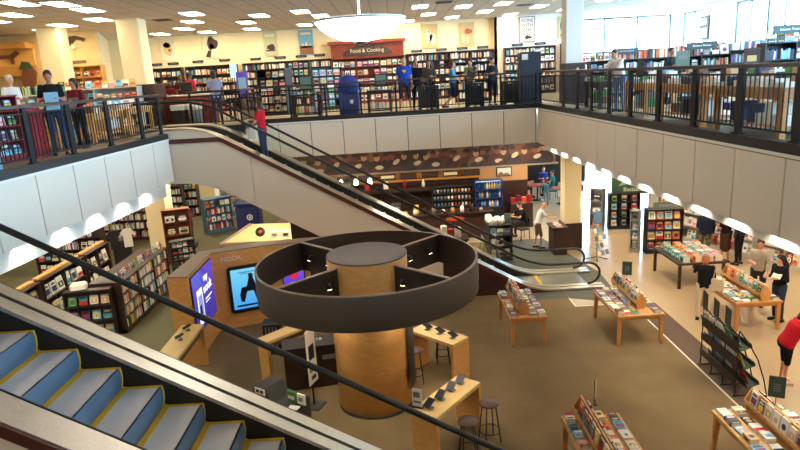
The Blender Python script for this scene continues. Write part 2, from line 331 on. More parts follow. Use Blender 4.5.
# ------------------------------------------------------------------ escalators
def smin(a,b,k): h=max(k-abs(a-b),0)/k; return min(a,b)-h*h*k*.25
def escalator(label,y0,dx,x_lo,x_hi,steps,full,hr=.68,nearrail=True):
    zd=lambda x: -smin(-smin(2.24-.577*(x-dx),5.2,.35),-.07,.35)     # deck height along the run
    zb=lambda x: smin(2.24-.577*(x-dx),4.93,.05)                      # brown edge strip
    t=thing('escalator',label,'escalator',((x_lo+x_hi)/2,y0+.93,0))
    N=110; xs=[x_lo+(x_hi-x_lo)*i/N for i in range(N+1)]
    def deck(nm,ya,yb,m,off=0,th=.05,x1=None):
        q=[x for x in xs if x1 is None or x<=x1]
        b=MB(); b.strip([(x,zd(x)+off-th) for x in q],[(x,zd(x)+off) for x in q],ya,yb,m); return obj(nm,b,t)
    for nm,a,side in (('near',y0,1),('far',y0+1.85,-1)):
        def yy(u): return a+side*u
        o=lambda u,v:(min(yy(u),yy(v)),max(yy(u),yy(v)))
        if nm=='near' and not nearrail: deck('deck_strip',*o(0,.32),steel)
        else: deck('deck_strip',*o(0,.17),steel); deck('deck_strip',*o(.23,.40),steel); deck('glass_channel',*o(.165,.235),rubber,-.03,.05)
        b=MB(); q=xs; b.strip([(x,zd(x)-.32) for x in q],[(x,zd(x)-.045) for x in q],*o(.385,.40),blackb); obj('skirt_panel',b,t)
        # glass balustrade with rounded lower newel, handrail on its edge
        if nm=='near' and not nearrail: continue
        hx=[x for x in xs if x<=x_hi-.35]; hz=lambda x: zd(x)+hr
        gl=MB(); gl.strip([(x,zd(x)-.01) for x in hx],[(x,hz(x)-.03) for x in hx],*o(.195,.205),GLASS)
        end=[]; zc=(hz(hx[-1])+zd(hx[-1])+.06)/2; rr=hz(hx[-1])-zc
        for k in range(1,15):
            aa=PI/2-PI*k/14; end.append((hx[-1]+rr*1.1*math.cos(aa),zc+rr*math.sin(aa)))
        if full:
            lo=[(e[0],max(2*zc-e[1]-.0,zd(e[0]))-.0) for e in end[:7]]
            gl.strip([(hx[-1],zd(hx[-1])-.01)]+lo,[(hx[-1],hz(hx[-1])-.03)]+[(e[0],e[1]-.02) for e in end[:7]],*o(.195,.205),GLASS)
        obj('glass_balustrade',gl,t)
        b=MB(); ym=yy(.20); pts=[(x,ym,hz(x)) for x in hx]+([(e[0],ym,e[1]) for e in end] if full else [])
        pr=[]; b.tube(pts,.036,rubber,8); obj('handrail',b,t)
    # brown strip, pale truss cladding, dark lower panel
    b=MB(); b.strip([(x,zb(x)-.13) for x in xs if zb(x)>-.0],[(x,zb(x)-.01) for x in xs if zb(x)>-.0],y0-.035,y0,mat('red_brown_trim',(84,40,30),.4)); obj('edge_trim',b,t)
    b=MB(); b.strip([(x,zb(x)-.13) for x in xs if zb(x)>-.0],[(x,zb(x)-.01) for x in xs if zb(x)>-.0],y0+1.85,y0+1.885,MATS['red_brown_trim']); obj('edge_trim',b,t)
    xd=1.15+dx
    def side(nm,ya,yb,m,xa,xb):
        q=[xa]+[x for x in xs if xa+.01<x<xb-.01]+[xb]
        lo=[(x,max(.0,smin(2.24-.577*(x-dx)-1.5,3.72,.4))) for x in q]; hi=[(x,max(zd(x)-.04,lo[i][1]+.01)) for i,x in enumerate(q)]
        b=MB(); b.strip(lo,hi,ya,yb,m); obj(nm,b,t)
    cl=mat('escalator_cladding_paint',(226,210,190),.5,var=.02,scale=.7)
    cuts=[x_lo,-3.9+dx,-1.35+dx,xd]
    for xa,xb in zip(cuts,cuts[1:]):
        side('cladding_panel',y0,y0+.03,cl,xa+.006,xb-.006); side('cladding_panel',y0+1.82,y0+1.85,cl,xa+.006,xb-.006)
    side('lower_panel',y0+.001,y0+.03,espresso,xd,x_hi-.3); side('lower_panel',y0+1.82,y0+1.849,espresso,xd,x_hi-.3)
    q=[x for x in xs if x<1.2+dx]; b=MB(); b.strip([(x,smin(2.24-.577*(x-dx)-1.5,3.72,.4)) for x in q],[(x,smin(2.24-.577*(x-dx)-1.45,3.77,.4)) for x in q],y0+.03,y0+1.82,cl); obj('soffit_panel',b,t)
    # steps: grey tread with yellow borders, curved riser
    ya,yb=y0+.415,y0+1.435
    for x,z in steps:
        s=MB(); s.box((x-.42,ya,z-.05),(x-.012,yb,z),tread); so=obj('step',s,t); PM[so.name]=_m(t)
        r=MB(); h=.232
        low=[];
        for k in range(9): u=k/8; low.append((x-.012+ .012*math.sin(PI*u)-.015*u*u,z-h*u))
        r.strip([(p[0]-.02,p[1]) for p in low],[(p[0],p[1]) for p in low],ya,yb,riser); obj('riser',r,so)
        l=MB(); l.box((x-.42,yb-.045,z),(x-.012,yb-.001,z+.004),yellow); l.box((x-.42,ya+.001,z),(x-.012,ya+.045,z+.004),yellow); l.box((x-.42,ya,z),(x-.35,yb,z+.003),yellow)
        l.strip([(p[0]+.001,p[1]) for p in low],[(p[0]+.004,p[1]) for p in low],yb-.03,yb,yellow)
        obj('yellow_border',l,so)
    return t,zd
FGX=-.66
zn=lambda x: 2.24-.577*(x-FGX)-.09
st=[(-2.165+.4*k,zn(-2.165)-.2308*k) for k in range(-8,11)]
_,zdf=escalator('foreground escalator with blue-grey steps edged in yellow',4.45,FGX,-6.6,4.9,st,True,.80,False)
st=[(-2.0+.4*k,2.24+.577*2.0-.19-.2308*k) for k in range(-7,13)]
esc,zdm=escalator('long escalator crossing behind the round ring canopy, carrying a woman in red',16.55,0,-6.9,5.75,st,True)
b=MB(); b.box((3.4,16.97,0),(5.35,17.98,.03),mat('grooved_plate',(120,118,112),.4,.6,var=.1,scale=40)); b.box((4.0,16.97,.03),(4.1,17.98,.034),yellow); obj('floor_plate',b,esc)
b=MB(); b.box((-7.2,16.97,4.96),(-5.6,17.98,5.005),MATS['grooved_plate']); obj('landing_plate',b,esc)
b=MB(); b.prism([(-3.05,.006),(1.2,.006),(1.2,.05),(-3.05,2.46)],16.72,16.8,espresso,'y'); struct('wall_under_escalator',b)
# ------------------------------------------------------------------ round canopy on a wooden drum
cx,cy=-.66,11.1
t=thing('ring_canopy','large dark ring canopy carried on a round plywood drum in the middle of the store','display canopy',(cx,cy,0))
b=MB(); b.lathe([(.70,.0),(.70,.06),(.73,.06),(.755,3.04),(0,3.04)],(cx,cy,0),ply,64)
o=obj('drum',b,t); b=MB(); b.lathe([(0,3.041),(.745,3.041),(.757,3.05),(.757,3.02)],(cx,cy,0),ringgrey,64); obj('drum_lid',b,t,label='grey-brown disc closing the wooden drum')
b=MB(); b.lathe([(.69,0.007),(.74,.007),(.74,.05),(.69,.05)],(cx,cy,0),blackb,64); obj('plinth',b,t)
b=MB(); b.lathe([(2.03,2.34),(2.07,2.34),(2.07,2.93)],(cx,cy,0),ringgrey,96); b.lathe([(2.07,2.93),(2.07,2.95),(2.03,2.95)],(cx,cy,0),mat('band_edge',(150,134,122),.5),96); obj('outer_band',b,t)
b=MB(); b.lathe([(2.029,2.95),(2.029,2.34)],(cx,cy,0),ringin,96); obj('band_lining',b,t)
for k in range(4):
    a=PI/4+k*PI/2; b=MB(); b.M=Matrix.Translation((cx,cy,0))@Matrix.Rotation(a,4,'Z')
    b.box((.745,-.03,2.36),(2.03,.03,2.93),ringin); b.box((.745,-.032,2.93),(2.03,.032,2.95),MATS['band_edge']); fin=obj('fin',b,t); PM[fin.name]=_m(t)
    for r in (1.02,1.62):
        for s in ((-1,) if k in (0,1) else (1,)) if False else (-1,1):
            q=MB(); q.M=b.M; q.cyl((r,s*.03,2.72),(r,s*.10,2.72),.02,black); q.cyl((r,s*.09,2.75),(r+.015,s*.13,2.65),.036,black,.044); q.cyl((r+.015,s*.13,2.651),(r+.0156,s*.132,2.645),.038,mat('spot_lens',(255,236,200),.3,emit=6))
            obj('spotlight',q,fin)
b=MB(); b.M=Matrix.Translation((cx,cy,0)); 
b.lathe([(.765,.42),(.80,.42),(.80,2.33),(.765,2.33)],(0,0,0),dgr,24,rad(-32),rad(18)); obj('side_panel',b,t,label='dark curved panel on the drum')
solo('paper_notice',MB().box((-.004,-.05,0),(.004,.09,.42),paper),'white paper notice stuck to the right side of the dark ring','notice',(cx+2.076,cy-.03,2.42))
# ------------------------------------------------------------------ plywood wall of the reading-device corner
H=2.09
A0=(-4.84,13.22);A1=(-4.86,15.1);A2=(-3.55,15.62);A3=(-1.5,15.75)
B0=(-5.33,13.3);B1=(-5.22,15.35);B2=(-3.7,16.05);B3=(-1.5,16.2)
t=thing('display_wall','angled plywood display wall with a purple screen and a blue screen','display wall',(-4.2,15,0))
for nm,(p,q,r,s) in dict(wing_panel=(A0,A1,B1,B0),sign_panel=(A1,A2,B2,B1),side_panel=(A2,A3,B3,B2)).items():
    b=MB(); b.prism([p,q,r,s],.006,H,ply,'z'); o=obj(nm,b,t); 
    b=MB(); b.prism([p,q,r,s],H,H+.03,mat('grey_capping',(150,132,116),.6),'z'); obj('capping',b,t)
def onwall(p,q,u,z):  # frame on wall face: x along p->q, y out of the wall, z up
    p=Vector((*p,0));q=Vector((*q,0)); d=(q-p).normalized(); n=Vector((d.y,-d.x,0))
    return Matrix.Translation(p+d*u+Vector((0,0,z)))@Matrix((d,-n,Vector((0,0,1)))).transposed().to_4x4()
def screen_mat(name,top,bot,strength):
    m=bpy.data.materials.new(name); m.use_nodes=True; nt=m.node_tree; bs=nt.nodes['Principled BSDF']; L=nt.links
    tc=nt.nodes.new('ShaderNodeTexCoord'); sx=nt.nodes.new('ShaderNodeSeparateXYZ'); rp=nt.nodes.new('ShaderNodeValToRGB')
    rp.color_ramp.elements[0].color=lin(bot)+(1,); rp.color_ramp.elements[1].color=lin(top)+(1,)
    L.new(tc.outputs['Generated'],sx.inputs[0]); L.new(sx.outputs['Z'],rp.inputs['Fac']); L.new(rp.outputs['Color'],bs.inputs['Emission Color'])
    bs.inputs['Base Color'].default_value=(.02,.02,.03,1); bs.inputs['Emission Strength'].default_value=strength; bs.inputs['Roughness'].default_value=.2; return m
glow=mat('screen_white',(235,240,255),.4,emit=.9); ink=mat('screen_ink',(20,24,50),.5)
# purple poster screen on the wing panel
Mx=onwall(A0,A1,.10,.62)
s=thing('wall_screen','purple lit screen showing a white reading device and pale lettering, on the plywood wall','screen',Mx.translation); 
b=MB(); b.M=Mx; b.box((0,-.03,0),(1.66,.0,1.42),black); obj('bezel',b,s)
b=MB(); b.M=Mx; b.box((.02,-.036,.02),(1.64,-.03,1.40),screen_mat('purple_screen',(96,72,214),(58,40,150),.55)); obj('panel',b,s)
b=MB(); b.M=Mx; b.bev((.26,-.042,.16),(.66,-.036,1.0),glow,.003); b.box((.30,-.044,.3),(.62,-.042,.86),mat('screen_lilac',(150,150,230),.4,emit=.5)); b.box((.34,-.046,.34),(.5,-.044,.62),ink); obj('device_picture',b,s)
def wtext(nm,txt,size,m,Mx,u,z,par,y=-.044):
    X=Mx@Matrix.Translation((u,y,z))@Matrix.Rotation(PI/2,4,'X'); X=_m(par).inverted()@X
    o=text_obj(nm,txt,size,m,par,X.translation,X.to_euler(),.003); return o
wtext('lettering','my',.26,glow,Mx,1.02,1.14,s); wtext('lettering','nook',.32,glow,Mx,1.10,.88,s); 
b=MB(); b.M=Mx; b.box((.86,-.04,.60),(1.38,-.036,.63),glow); b.box((.86,-.04,.52),(1.2,-.036,.545),glow); obj('small_lettering',b,s)
# sign and blue screen on the sign panel
Mx=onwall(A1,A2,.0,0)
o=thing('wall_lettering','pale NOOK lettering fixed high on the plywood wall','sign',(Mx@Vector((.45,-.01,1.88)))); wtext('letters','NOOK',.17,mat('pale_letter',(250,246,240),.5),Mx,.50,1.9,o,-.012)
s=thing('wall_screen','blue lit screen in a black rounded frame showing a seated reader, below the pale lettering','screen',(Mx@Vector((.8,0,.55))))
b=MB(); b.M=Mx; 
def rrect(x0,z0,x1,z1,r,n=5):
    P_=[]
    for cx_,cz_,a in ((x1-r,z1-r,0),(x0+r,z1-r,90),(x0+r,z0+r,180),(x1-r,z0+r,270)):
        for k in range(n+1): q=rad(a+90*k/n); P_.append((cx_+r*math.cos(q),cz_+r*math.sin(q)))
    return P_
b.prism(rrect(.34,.42,1.37,1.68,.09),-.07,0,blackb); obj('bezel',b,s)
b=MB(); b.M=Mx; b.box((.42,-.076,.52),(1.30,-.07,1.60),screen_mat('blue_screen',(120,214,250),(64,160,236),.62)); obj('panel',b,s)
b=MB(); b.M=Mx; y=-.08
b.prism([(.62,.72),(.70,.70),(.80,.98),(.96,.98),(1.02,.72),(1.10,.72),(1.04,1.08),(.98,1.32),(.86,1.34),(.80,1.12),(.66,1.10),(.60,.9)],y,-.076,ink); b.prism(rrect(.86,1.32,.98,1.46,.05),y,-.076,ink); b.box((.5,y,.58),(1.2,-.076,.63),ink); obj('reader_picture',b,s)
b=MB(); b.M=Mx; b.box((.6,y,1.50),(1.12,-.076,1.515),ink); b.box((.66,y,1.46),(.9,-.076,1.472),ink); obj('small_lettering',b,s)
Mx=onwall(A2,A3,0,0)
for u0,u1,lab,tp in ((.35,.95,'small purple and red lit screen seen through the ring canopy, on the plywood wall',1),(1.1,1.72,'switched-off black screen beside the purple and red one on the plywood wall',0)):
    s=thing('wall_screen',lab,'screen',(Mx@Vector(((u0+u1)/2,0,.9)))); b=MB(); b.M=Mx; b.box((u0,-.05,.85),(u1,0,1.75),black); obj('bezel',b,s)
    if tp:
        b=MB(); b.M=Mx; b.box((u0+.03,-.055,.88),(u1-.03,-.05,1.72),screen_mat('violet_screen',(130,90,240),(70,50,190),.7)); obj('panel',b,s)
        b=MB(); b.M=Mx; b.ell(((u0+u1)/2,-.06,1.3),(.13,.006,.16),mat('screen_red',(200,40,70),.4,emit=.5)); obj('picture',b,s)
# ------------------------------------------------------------------ waterfall benches with reading devices
def device(label,loc,rz,group,tilt=-62):
    t=thing('reading_device',label,'e-reader',loc,rz,group)
    b=MB(); b.bev((-.06,-.05,0),(.06,.05,.012),gr,.004); b.tube([(0,0,.01),(0,.01,.05),(0,-.01,.075)],.018,silver,8); obj('stand',b,t,True)
    b=MB(); X=Matrix.Translation((0,-.015,.095))@Matrix.Rotation(rad(90+tilt),4,'X')@Matrix.Rotation(PI,4,'Z'); b.M=X; b.bev((-.07,-.1,-.006),(.07,.1,.006),black,.003); e=obj('body',b,t,True); PM[e.name]=_m(t)
    b=MB(); b.M=X; b.box((-.056,-.08,.006),(.056,.085,.0075),mat('dark_glass',(40,44,56),.1)); obj('display',b,e,True)
def bench(label,a,bb,w,h,m,group=None,legs=True):
    p=Vector((*a,0));q=Vector((*bb,0)); L=(q-p).length; an=math.atan2((q-p).y,(q-p).x)
    t=thing('display_bench',label,'bench',p,an,group); T=.07
    b=MB(); b.bev((0,-w/2,h-T),(L,w/2,h),m,.006); b.box((0,-w/2+.001,h-T-.001),(L,w/2-.001,h-T),ply); obj('top',b,t,True)
    b=MB(); b.box((.0,-w/2,.006),(T,w/2,h-T),ply); obj('end_panel',b,t,True)
    b=MB(); b.box((L-T,-w/2,.006),(L,w/2,h-T),ply); obj('end_panel',b,t,True)
    b=MB(); b.box((T,w/2-.12,h-.28),(L-T,w/2-.1,h-T),mat('olive_panel',(104,98,66),.6)); obj('apron',b,t,True)
    return t,Matrix.Translation(p)@Matrix.Rotation(an,4,'Z')
t,M1=bench('honey plywood waterfall bench with a row of four reading devices, beside two brown stools',(.20,8.96),(1.065,10.06),.5,.90,paleply)
for k,u in enumerate((.22,.55,.88,1.18)): device('reading device on the bench beside the two stools, %s'%('nearest the low end with the notice','second from the notice','third from the notice','farthest from the notice')[k],(M1@Vector((u,.03,.90))),math.atan2(1.1,.865)-PI/2+.1*(k-1),'reading devices on the stool bench')
nt_=thing('bench_notice','small white upright notice with grey picture standing on the bench with four devices','notice',(M1@Vector((.12,.20,.90))),rad(-25))
b=MB(); b.box((-.09,-.004,.02),(.09,.004,.34),paper); b.box((-.07,-.006,.18),(.05,-.004,.28),gr); b.box((-.07,-.006,.08),(.06,-.004,.12),gr); obj('card',b,nt_,True); b=MB(); b.box((-.1,-.03,0),(.1,.03,.02),black); obj('foot',b,nt_,True)
t,M2=bench('honey plywood waterfall bench partly under the ring canopy, right of the drum',(.25,12.48),(1.10,11.6),.5,.93,paleply)
for k,u in enumerate((.3,.65,1.0)): device('pale reading device lying on the bench right of the drum under the ring',(M2@Vector((u,0,.93))),rad(40),'reading devices on the bench under the ring',-75)
t,M3_=bench('long honey plywood bench running out from the end of the plywood wall',(-4.85,13.18),(-4.85,11.0),.5,1.0,paleply)
for k,u in enumerate((.35,.85)): device('reading device on the bench at the end of the plywood wall, %s'%('next to the wall','farther from the wall')[k],(M3_@Vector((u,0,1.0))),rad(-60),'reading devices on the wall bench',-70)
# stools
def stool(label,x,y,h=.72,rz=0):
    t=thing('bar_stool',label,'stool',(x,y,.006),rz); b=MB(); b.lathe([(0,h-.035),(.155,h-.035),(.17,h-.02),(.165,h),(0,h+.004)],(0,0,0),mat('brown_seat',(92,70,60),.6),28); obj('seat',b,t,True)
    for k in range(4):
        a=PI/4+k*PI/2; b=MB(); b.tube([(.12*math.cos(a),.12*math.sin(a),h-.03),(.2*math.cos(a),.2*math.sin(a),0)],.012,black,8); obj('leg',b,t,True)
    b=MB(); n=28; b.tube([(.18*math.cos(2*PI*k/n),.18*math.sin(2*PI*k/n),.2) for k in range(n)],.009,black,6,closed=True); obj('foot_ring',b,t,True)
stool('round brown bar stool at the far end of the four-device bench',1.34,9.50,.72,.3); stool('round brown bar stool nearest the camera, at the low end of the four-device bench',.92,8.98,.72,.1)
stool('brown bar stool left of the bench under the ring, beside the drum',.16,11.75); stool('brown bar stool behind the bench under the ring',.78,12.6); stool('brown bar stool behind the bench under the ring, its farther neighbour',1.12,12.3,.72,.5)
# dark desk under the ring
t,M4=bench('honey plywood waterfall bench behind the dark desk, left under the ring canopy',(-3.05,12.1),(-2.2,13.0),.34,.98,paleply)
t=thing('service_desk','dark brown desk under the left part of the ring canopy','desk',(-1.98,11.95,.006),rad(10))
b=MB(); b.bev((-.62,-.25,.9),(.74,.3,.94),blackb,.006); obj('top',b,t,True); b=MB(); b.box((-.6,-.22,0),(.72,.3,.9),espresso); o=obj('body',b,t,True); PM[o.name]=_m(t)
b=MB(); b.box((.1,-.235,.5),(.6,-.22,.82),blackb); obj('drawer',b,o,True); b=MB(); b.box((.18,-.245,.62),(.5,-.235,.72),gr); obj('label_plate',b,o,True)
tg=solo('desk_lamp',MB().tube([(0,0,0),(0,0,.28),(.05,-.1,.36),(.1,-.25,.34)],.012,silver,8).lathe([(0,0),(.07,0),(.07,.015),(0,.015)],(0,0,0),silver,16),'bent silver arm standing on the dark desk under the ring','lamp',(-1.85,12.05,.947))
t=solo('wire_basket',MB().box((-.2,-.15,0),(.2,.15,.8),black).box((-.2,-.16,.75),(.2,-.15,.8),gr).box((-.15,-.16,.15),(-.11,-.15,.7),gr).box((-.07,-.16,.15),(-.03,-.15,.7),gr).box((.01,-.16,.15),(.05,-.15,.7),gr).box((.09,-.16,.15),(.13,-.15,.7),gr),'black slatted bin left of the dark desk behind the ring canopy','bin',(-3.15,13.6,.006))
# banner stand
t=thing('banner_stand','tall narrow white banner on a black foot in front of the drum','banner',(-1.86,11.0,.006),rad(68))
b=MB(); b.bev((-.18,-.15,0),(.18,.15,.02),dgr,.005); obj('foot',b,t,True); b=MB(); b.tube([(0,.04,.02),(0,.03,.7),(0,.02,1.62)],.016,black,8); obj('pole',b,t,True)
b=MB(); b.box((-.17,-.005,.5),(.17,.005,1.62),paper); o=obj('banner',b,t,True); PM[o.name]=_m(t)
b=MB(); b.box((-.1,-.008,1.0),(.1,-.005,1.3),ink); b.box((-.12,-.008,.75),(.12,-.005,.85),gr); b.box((-.06,-.008,.58),(.1,-.005,.66),ink); obj('picture',b,o,True)
# low charcoal accessory stand in the front
t=thing('accessory_stand','charcoal accessory stand with cards, half hidden by the foreground escalator','display stand',(-2.5,10.62,.006),rad(-35))
b=MB(); b.bev((-.5,-.35,0),(.5,.35,.45),dgr,.02); obj('plinth',b,t,True); b=MB(); b.prism([(-.45,.45),(.1,.45),(-.05,.72),(-.35,.72)],-.25,.2,dgr); o=obj('riser',b,t,True); PM[o.name]=_m(t)
b=MB(); b.box((-.32,-.27,.58),(-.06,-.25,.70),paper); b.box((-.28,-.275,.61),(-.2,-.27,.67),black); b.box((-.17,-.275,.61),(-.1,-.27,.67),black); obj('card',b,o,True)
solo('boxed_accessory',MB().box((-.1,-.02,0),(.1,.02,.2),mat('green_card',(60,130,50),.5)).box((-.08,-.022,.05),(.08,-.02,.12),paper),'green boxed accessory standing on the charcoal stand','box',(-2.20,10.42,.457),rad(-35))
solo('boxed_accessory',MB().box((-.09,-.02,0),(.09,.02,.2),paper).box((-.06,-.022,.06),(.05,-.02,.14),gr),'white boxed accessory beside the green one on the charcoal stand','box',(-2.0,10.29,.457),rad(-35))
solo('handset',MB().bev((-.04,-.04,0),(.04,.04,.09),black,.02),'black handset standing on the left end of the charcoal stand','device',(-2.92,10.55,.457),rad(-35))
solo('leaflet',MB().box((-.1,-.07,0),(.1,.07,.01),paper),'white leaflet lying flat on the front corner of the charcoal stand','leaflet',(-2.13,10.17,.457),rad(-20))
# music counter behind the wall
t=thing('wood_counter','pale wood counter with angled front behind the plywood wall, under the escalator','counter',(-4.8,21,0))
pl=[(-6.0,20.25),(-3.2,20.1),(-3.2,22.6),(-5.6,22.9)]
b=MB(); b.prism(pl,.98,1.05,paleply,'z'); obj('top',b,t); b=MB(); b.prism([(p[0]*.98-.096,p[1]*.98+.43) for p in pl],.006,.98,oak,'z'); obj('front',b,t); b=MB(); b.prism([(-6.12,20.12),(-3.1,19.97),(-3.1,20.1),(-6.0,20.25),(-5.6,22.9),(-5.75,22.95)],.96,1.07,mat('grey_capping'),'z'); obj('edge',b,t)
b=MB(); b.lathe([(0,0),(.17,0),(.17,.012),(0,.012)],(0,0,0),black,28); b.lathe([(0,.013),(.06,.013),(.06,.014),(0,.014)],(0,0,0),mat('orange_label',(200,80,40),.5),20)
solo('vinyl_record',b,'black vinyl record with orange label propped on the pale wood counter','record',(-4.85,20.75,1.24),rot=(rad(62),0,0))
for k,(x,y,lab) in enumerate(((-4.35,20.7,'white paper box next to the vinyl record on the pale counter'),(-3.95,20.65,'white box with black window on the pale counter'))):
    solo('counter_box',MB().bev((-.15,-.1,0),(.15,.1,.2),paper,.01).box((-.08,-.102,.05),(.09,-.1,.14),black if k else gr),lab,'box',(x,y,1.051))
solo('keyboard_tray',MB().bev((-.2,-.08,0),(.2,.08,.04),black,.01),'flat black tray at the right end of the pale counter','tray',(-3.5,20.55,1.051))
# ------------------------------------------------------------------ books
PAL=dict(cream=(232,222,196),white=(242,240,234),black=(30,28,32),red=(178,40,42),navy=(36,50,96),teal=(40,140,150),sky=(120,180,214),green=(66,140,66),
 orange=(224,112,48),yellow=(230,196,70),purple=(104,66,128),brown=(112,72,50),grey=(140,140,140),pink=(222,140,160),tan=(196,164,122),maroon=(104,36,46))
LP={k:lin(v) for k,v in PAL.items()}; KEYS=list(PAL); PG=lin((226,216,194))
ORD=['first','second','third','fourth','fifth','sixth','seventh','eighth','ninth','tenth','eleventh','twelfth','thirteenth','fourteenth','fifteenth','sixteenth']
STUFF=MB()
def art(b,M0,w,h,col,seed,z):   # title band, picture and author line on a cover in the plane z
    r=random.Random(seed); o=b.M; b.M=o@M0; c2=LP[r.choice(KEYS)]; c3=LP[r.choice(['white','black','cream','yellow','white'])]
    def q(x0,y0,x1,y1,c,dz): b.quad([(x0,y0,z+dz),(x1,y0,z+dz),(x1,y1,z+dz),(x0,y1,z+dz)],COVER,c)
    k=r.random()
    if k<.45: q(-w*.4,-h*.32,w*.4,h*.12,c2,.0006)
    elif k<.75: q(-w*.5,-h*.5,w*.5,-h*.05,c2,.0006)
    else: n=9; b.add([(w*.3*math.cos(2*PI*i/n),-h*.06+w*.3*math.sin(2*PI*i/n),z+.0006) for i in range(n)],[tuple(range(n))],COVER,c2)
    q(-w*.36,h*.22,w*.36,h*.33,c3,.0009); q(-w*.26,h*.36,w*.26,h*.41,c3,.0009); q(-w*.3,-h*.44,w*.3,-h*.38,c3,.0009)
    if r.random()<.5: q(-w*.12,-h*.22,w*.14,h*.02,LP[r.choice(KEYS)],.0012)
    b.M=o
BM={}
def book_mesh(w,h,t,col,seed):
    k=(w,h,t,col,seed)
    if k in BM: return BM[k]
    b=MB(); c=LP[col]; e=.003
    b.box((-w/2,-h/2,0),(w/2,h/2,e),COVER,c); b.box((-w/2,-h/2,t-e),(w/2,h/2,t),COVER,c); b.box((-w/2,-h/2,e),(-w/2+e,h/2,t-e),COVER,c)
    b.box((-w/2+e,-h/2+.004,e),(w/2-.004,h/2-.004,t-e),COVER,PG)
    c3=LP[random.Random(seed).choice(['white','cream','yellow','black'])]
    b.quad([(-w/2-.0006,-h*.3,t*.3),(-w/2-.0006,-h*.3,t*.7),(-w/2-.0006,h*.25,t*.7),(-w/2-.0006,h*.25,t*.3)],COVER,c3)
    art(b,Matrix.Identity(4),w,h,col,seed,t); BM[k]=b.mesh('book'); return BM[k]
NB=[0]
def book(label,loc,rot,group,w=.15,h=.22,t=.03,col='red',seed=0,name='book',cat='book'):
    NB[0]+=1
    o=link(name,book_mesh(w,h,t,col,seed),None,loc,rot); return tag(o,label,cat,group)
SZ=[(.14,.21,.03),(.155,.23,.045),(.165,.24,.06),(.14,.2,.09),(.19,.23,.025)]
def pick(): return R.choice(KEYS+['white','cream','white','black','sky','cream','white','white','white','grey','cream','white'])
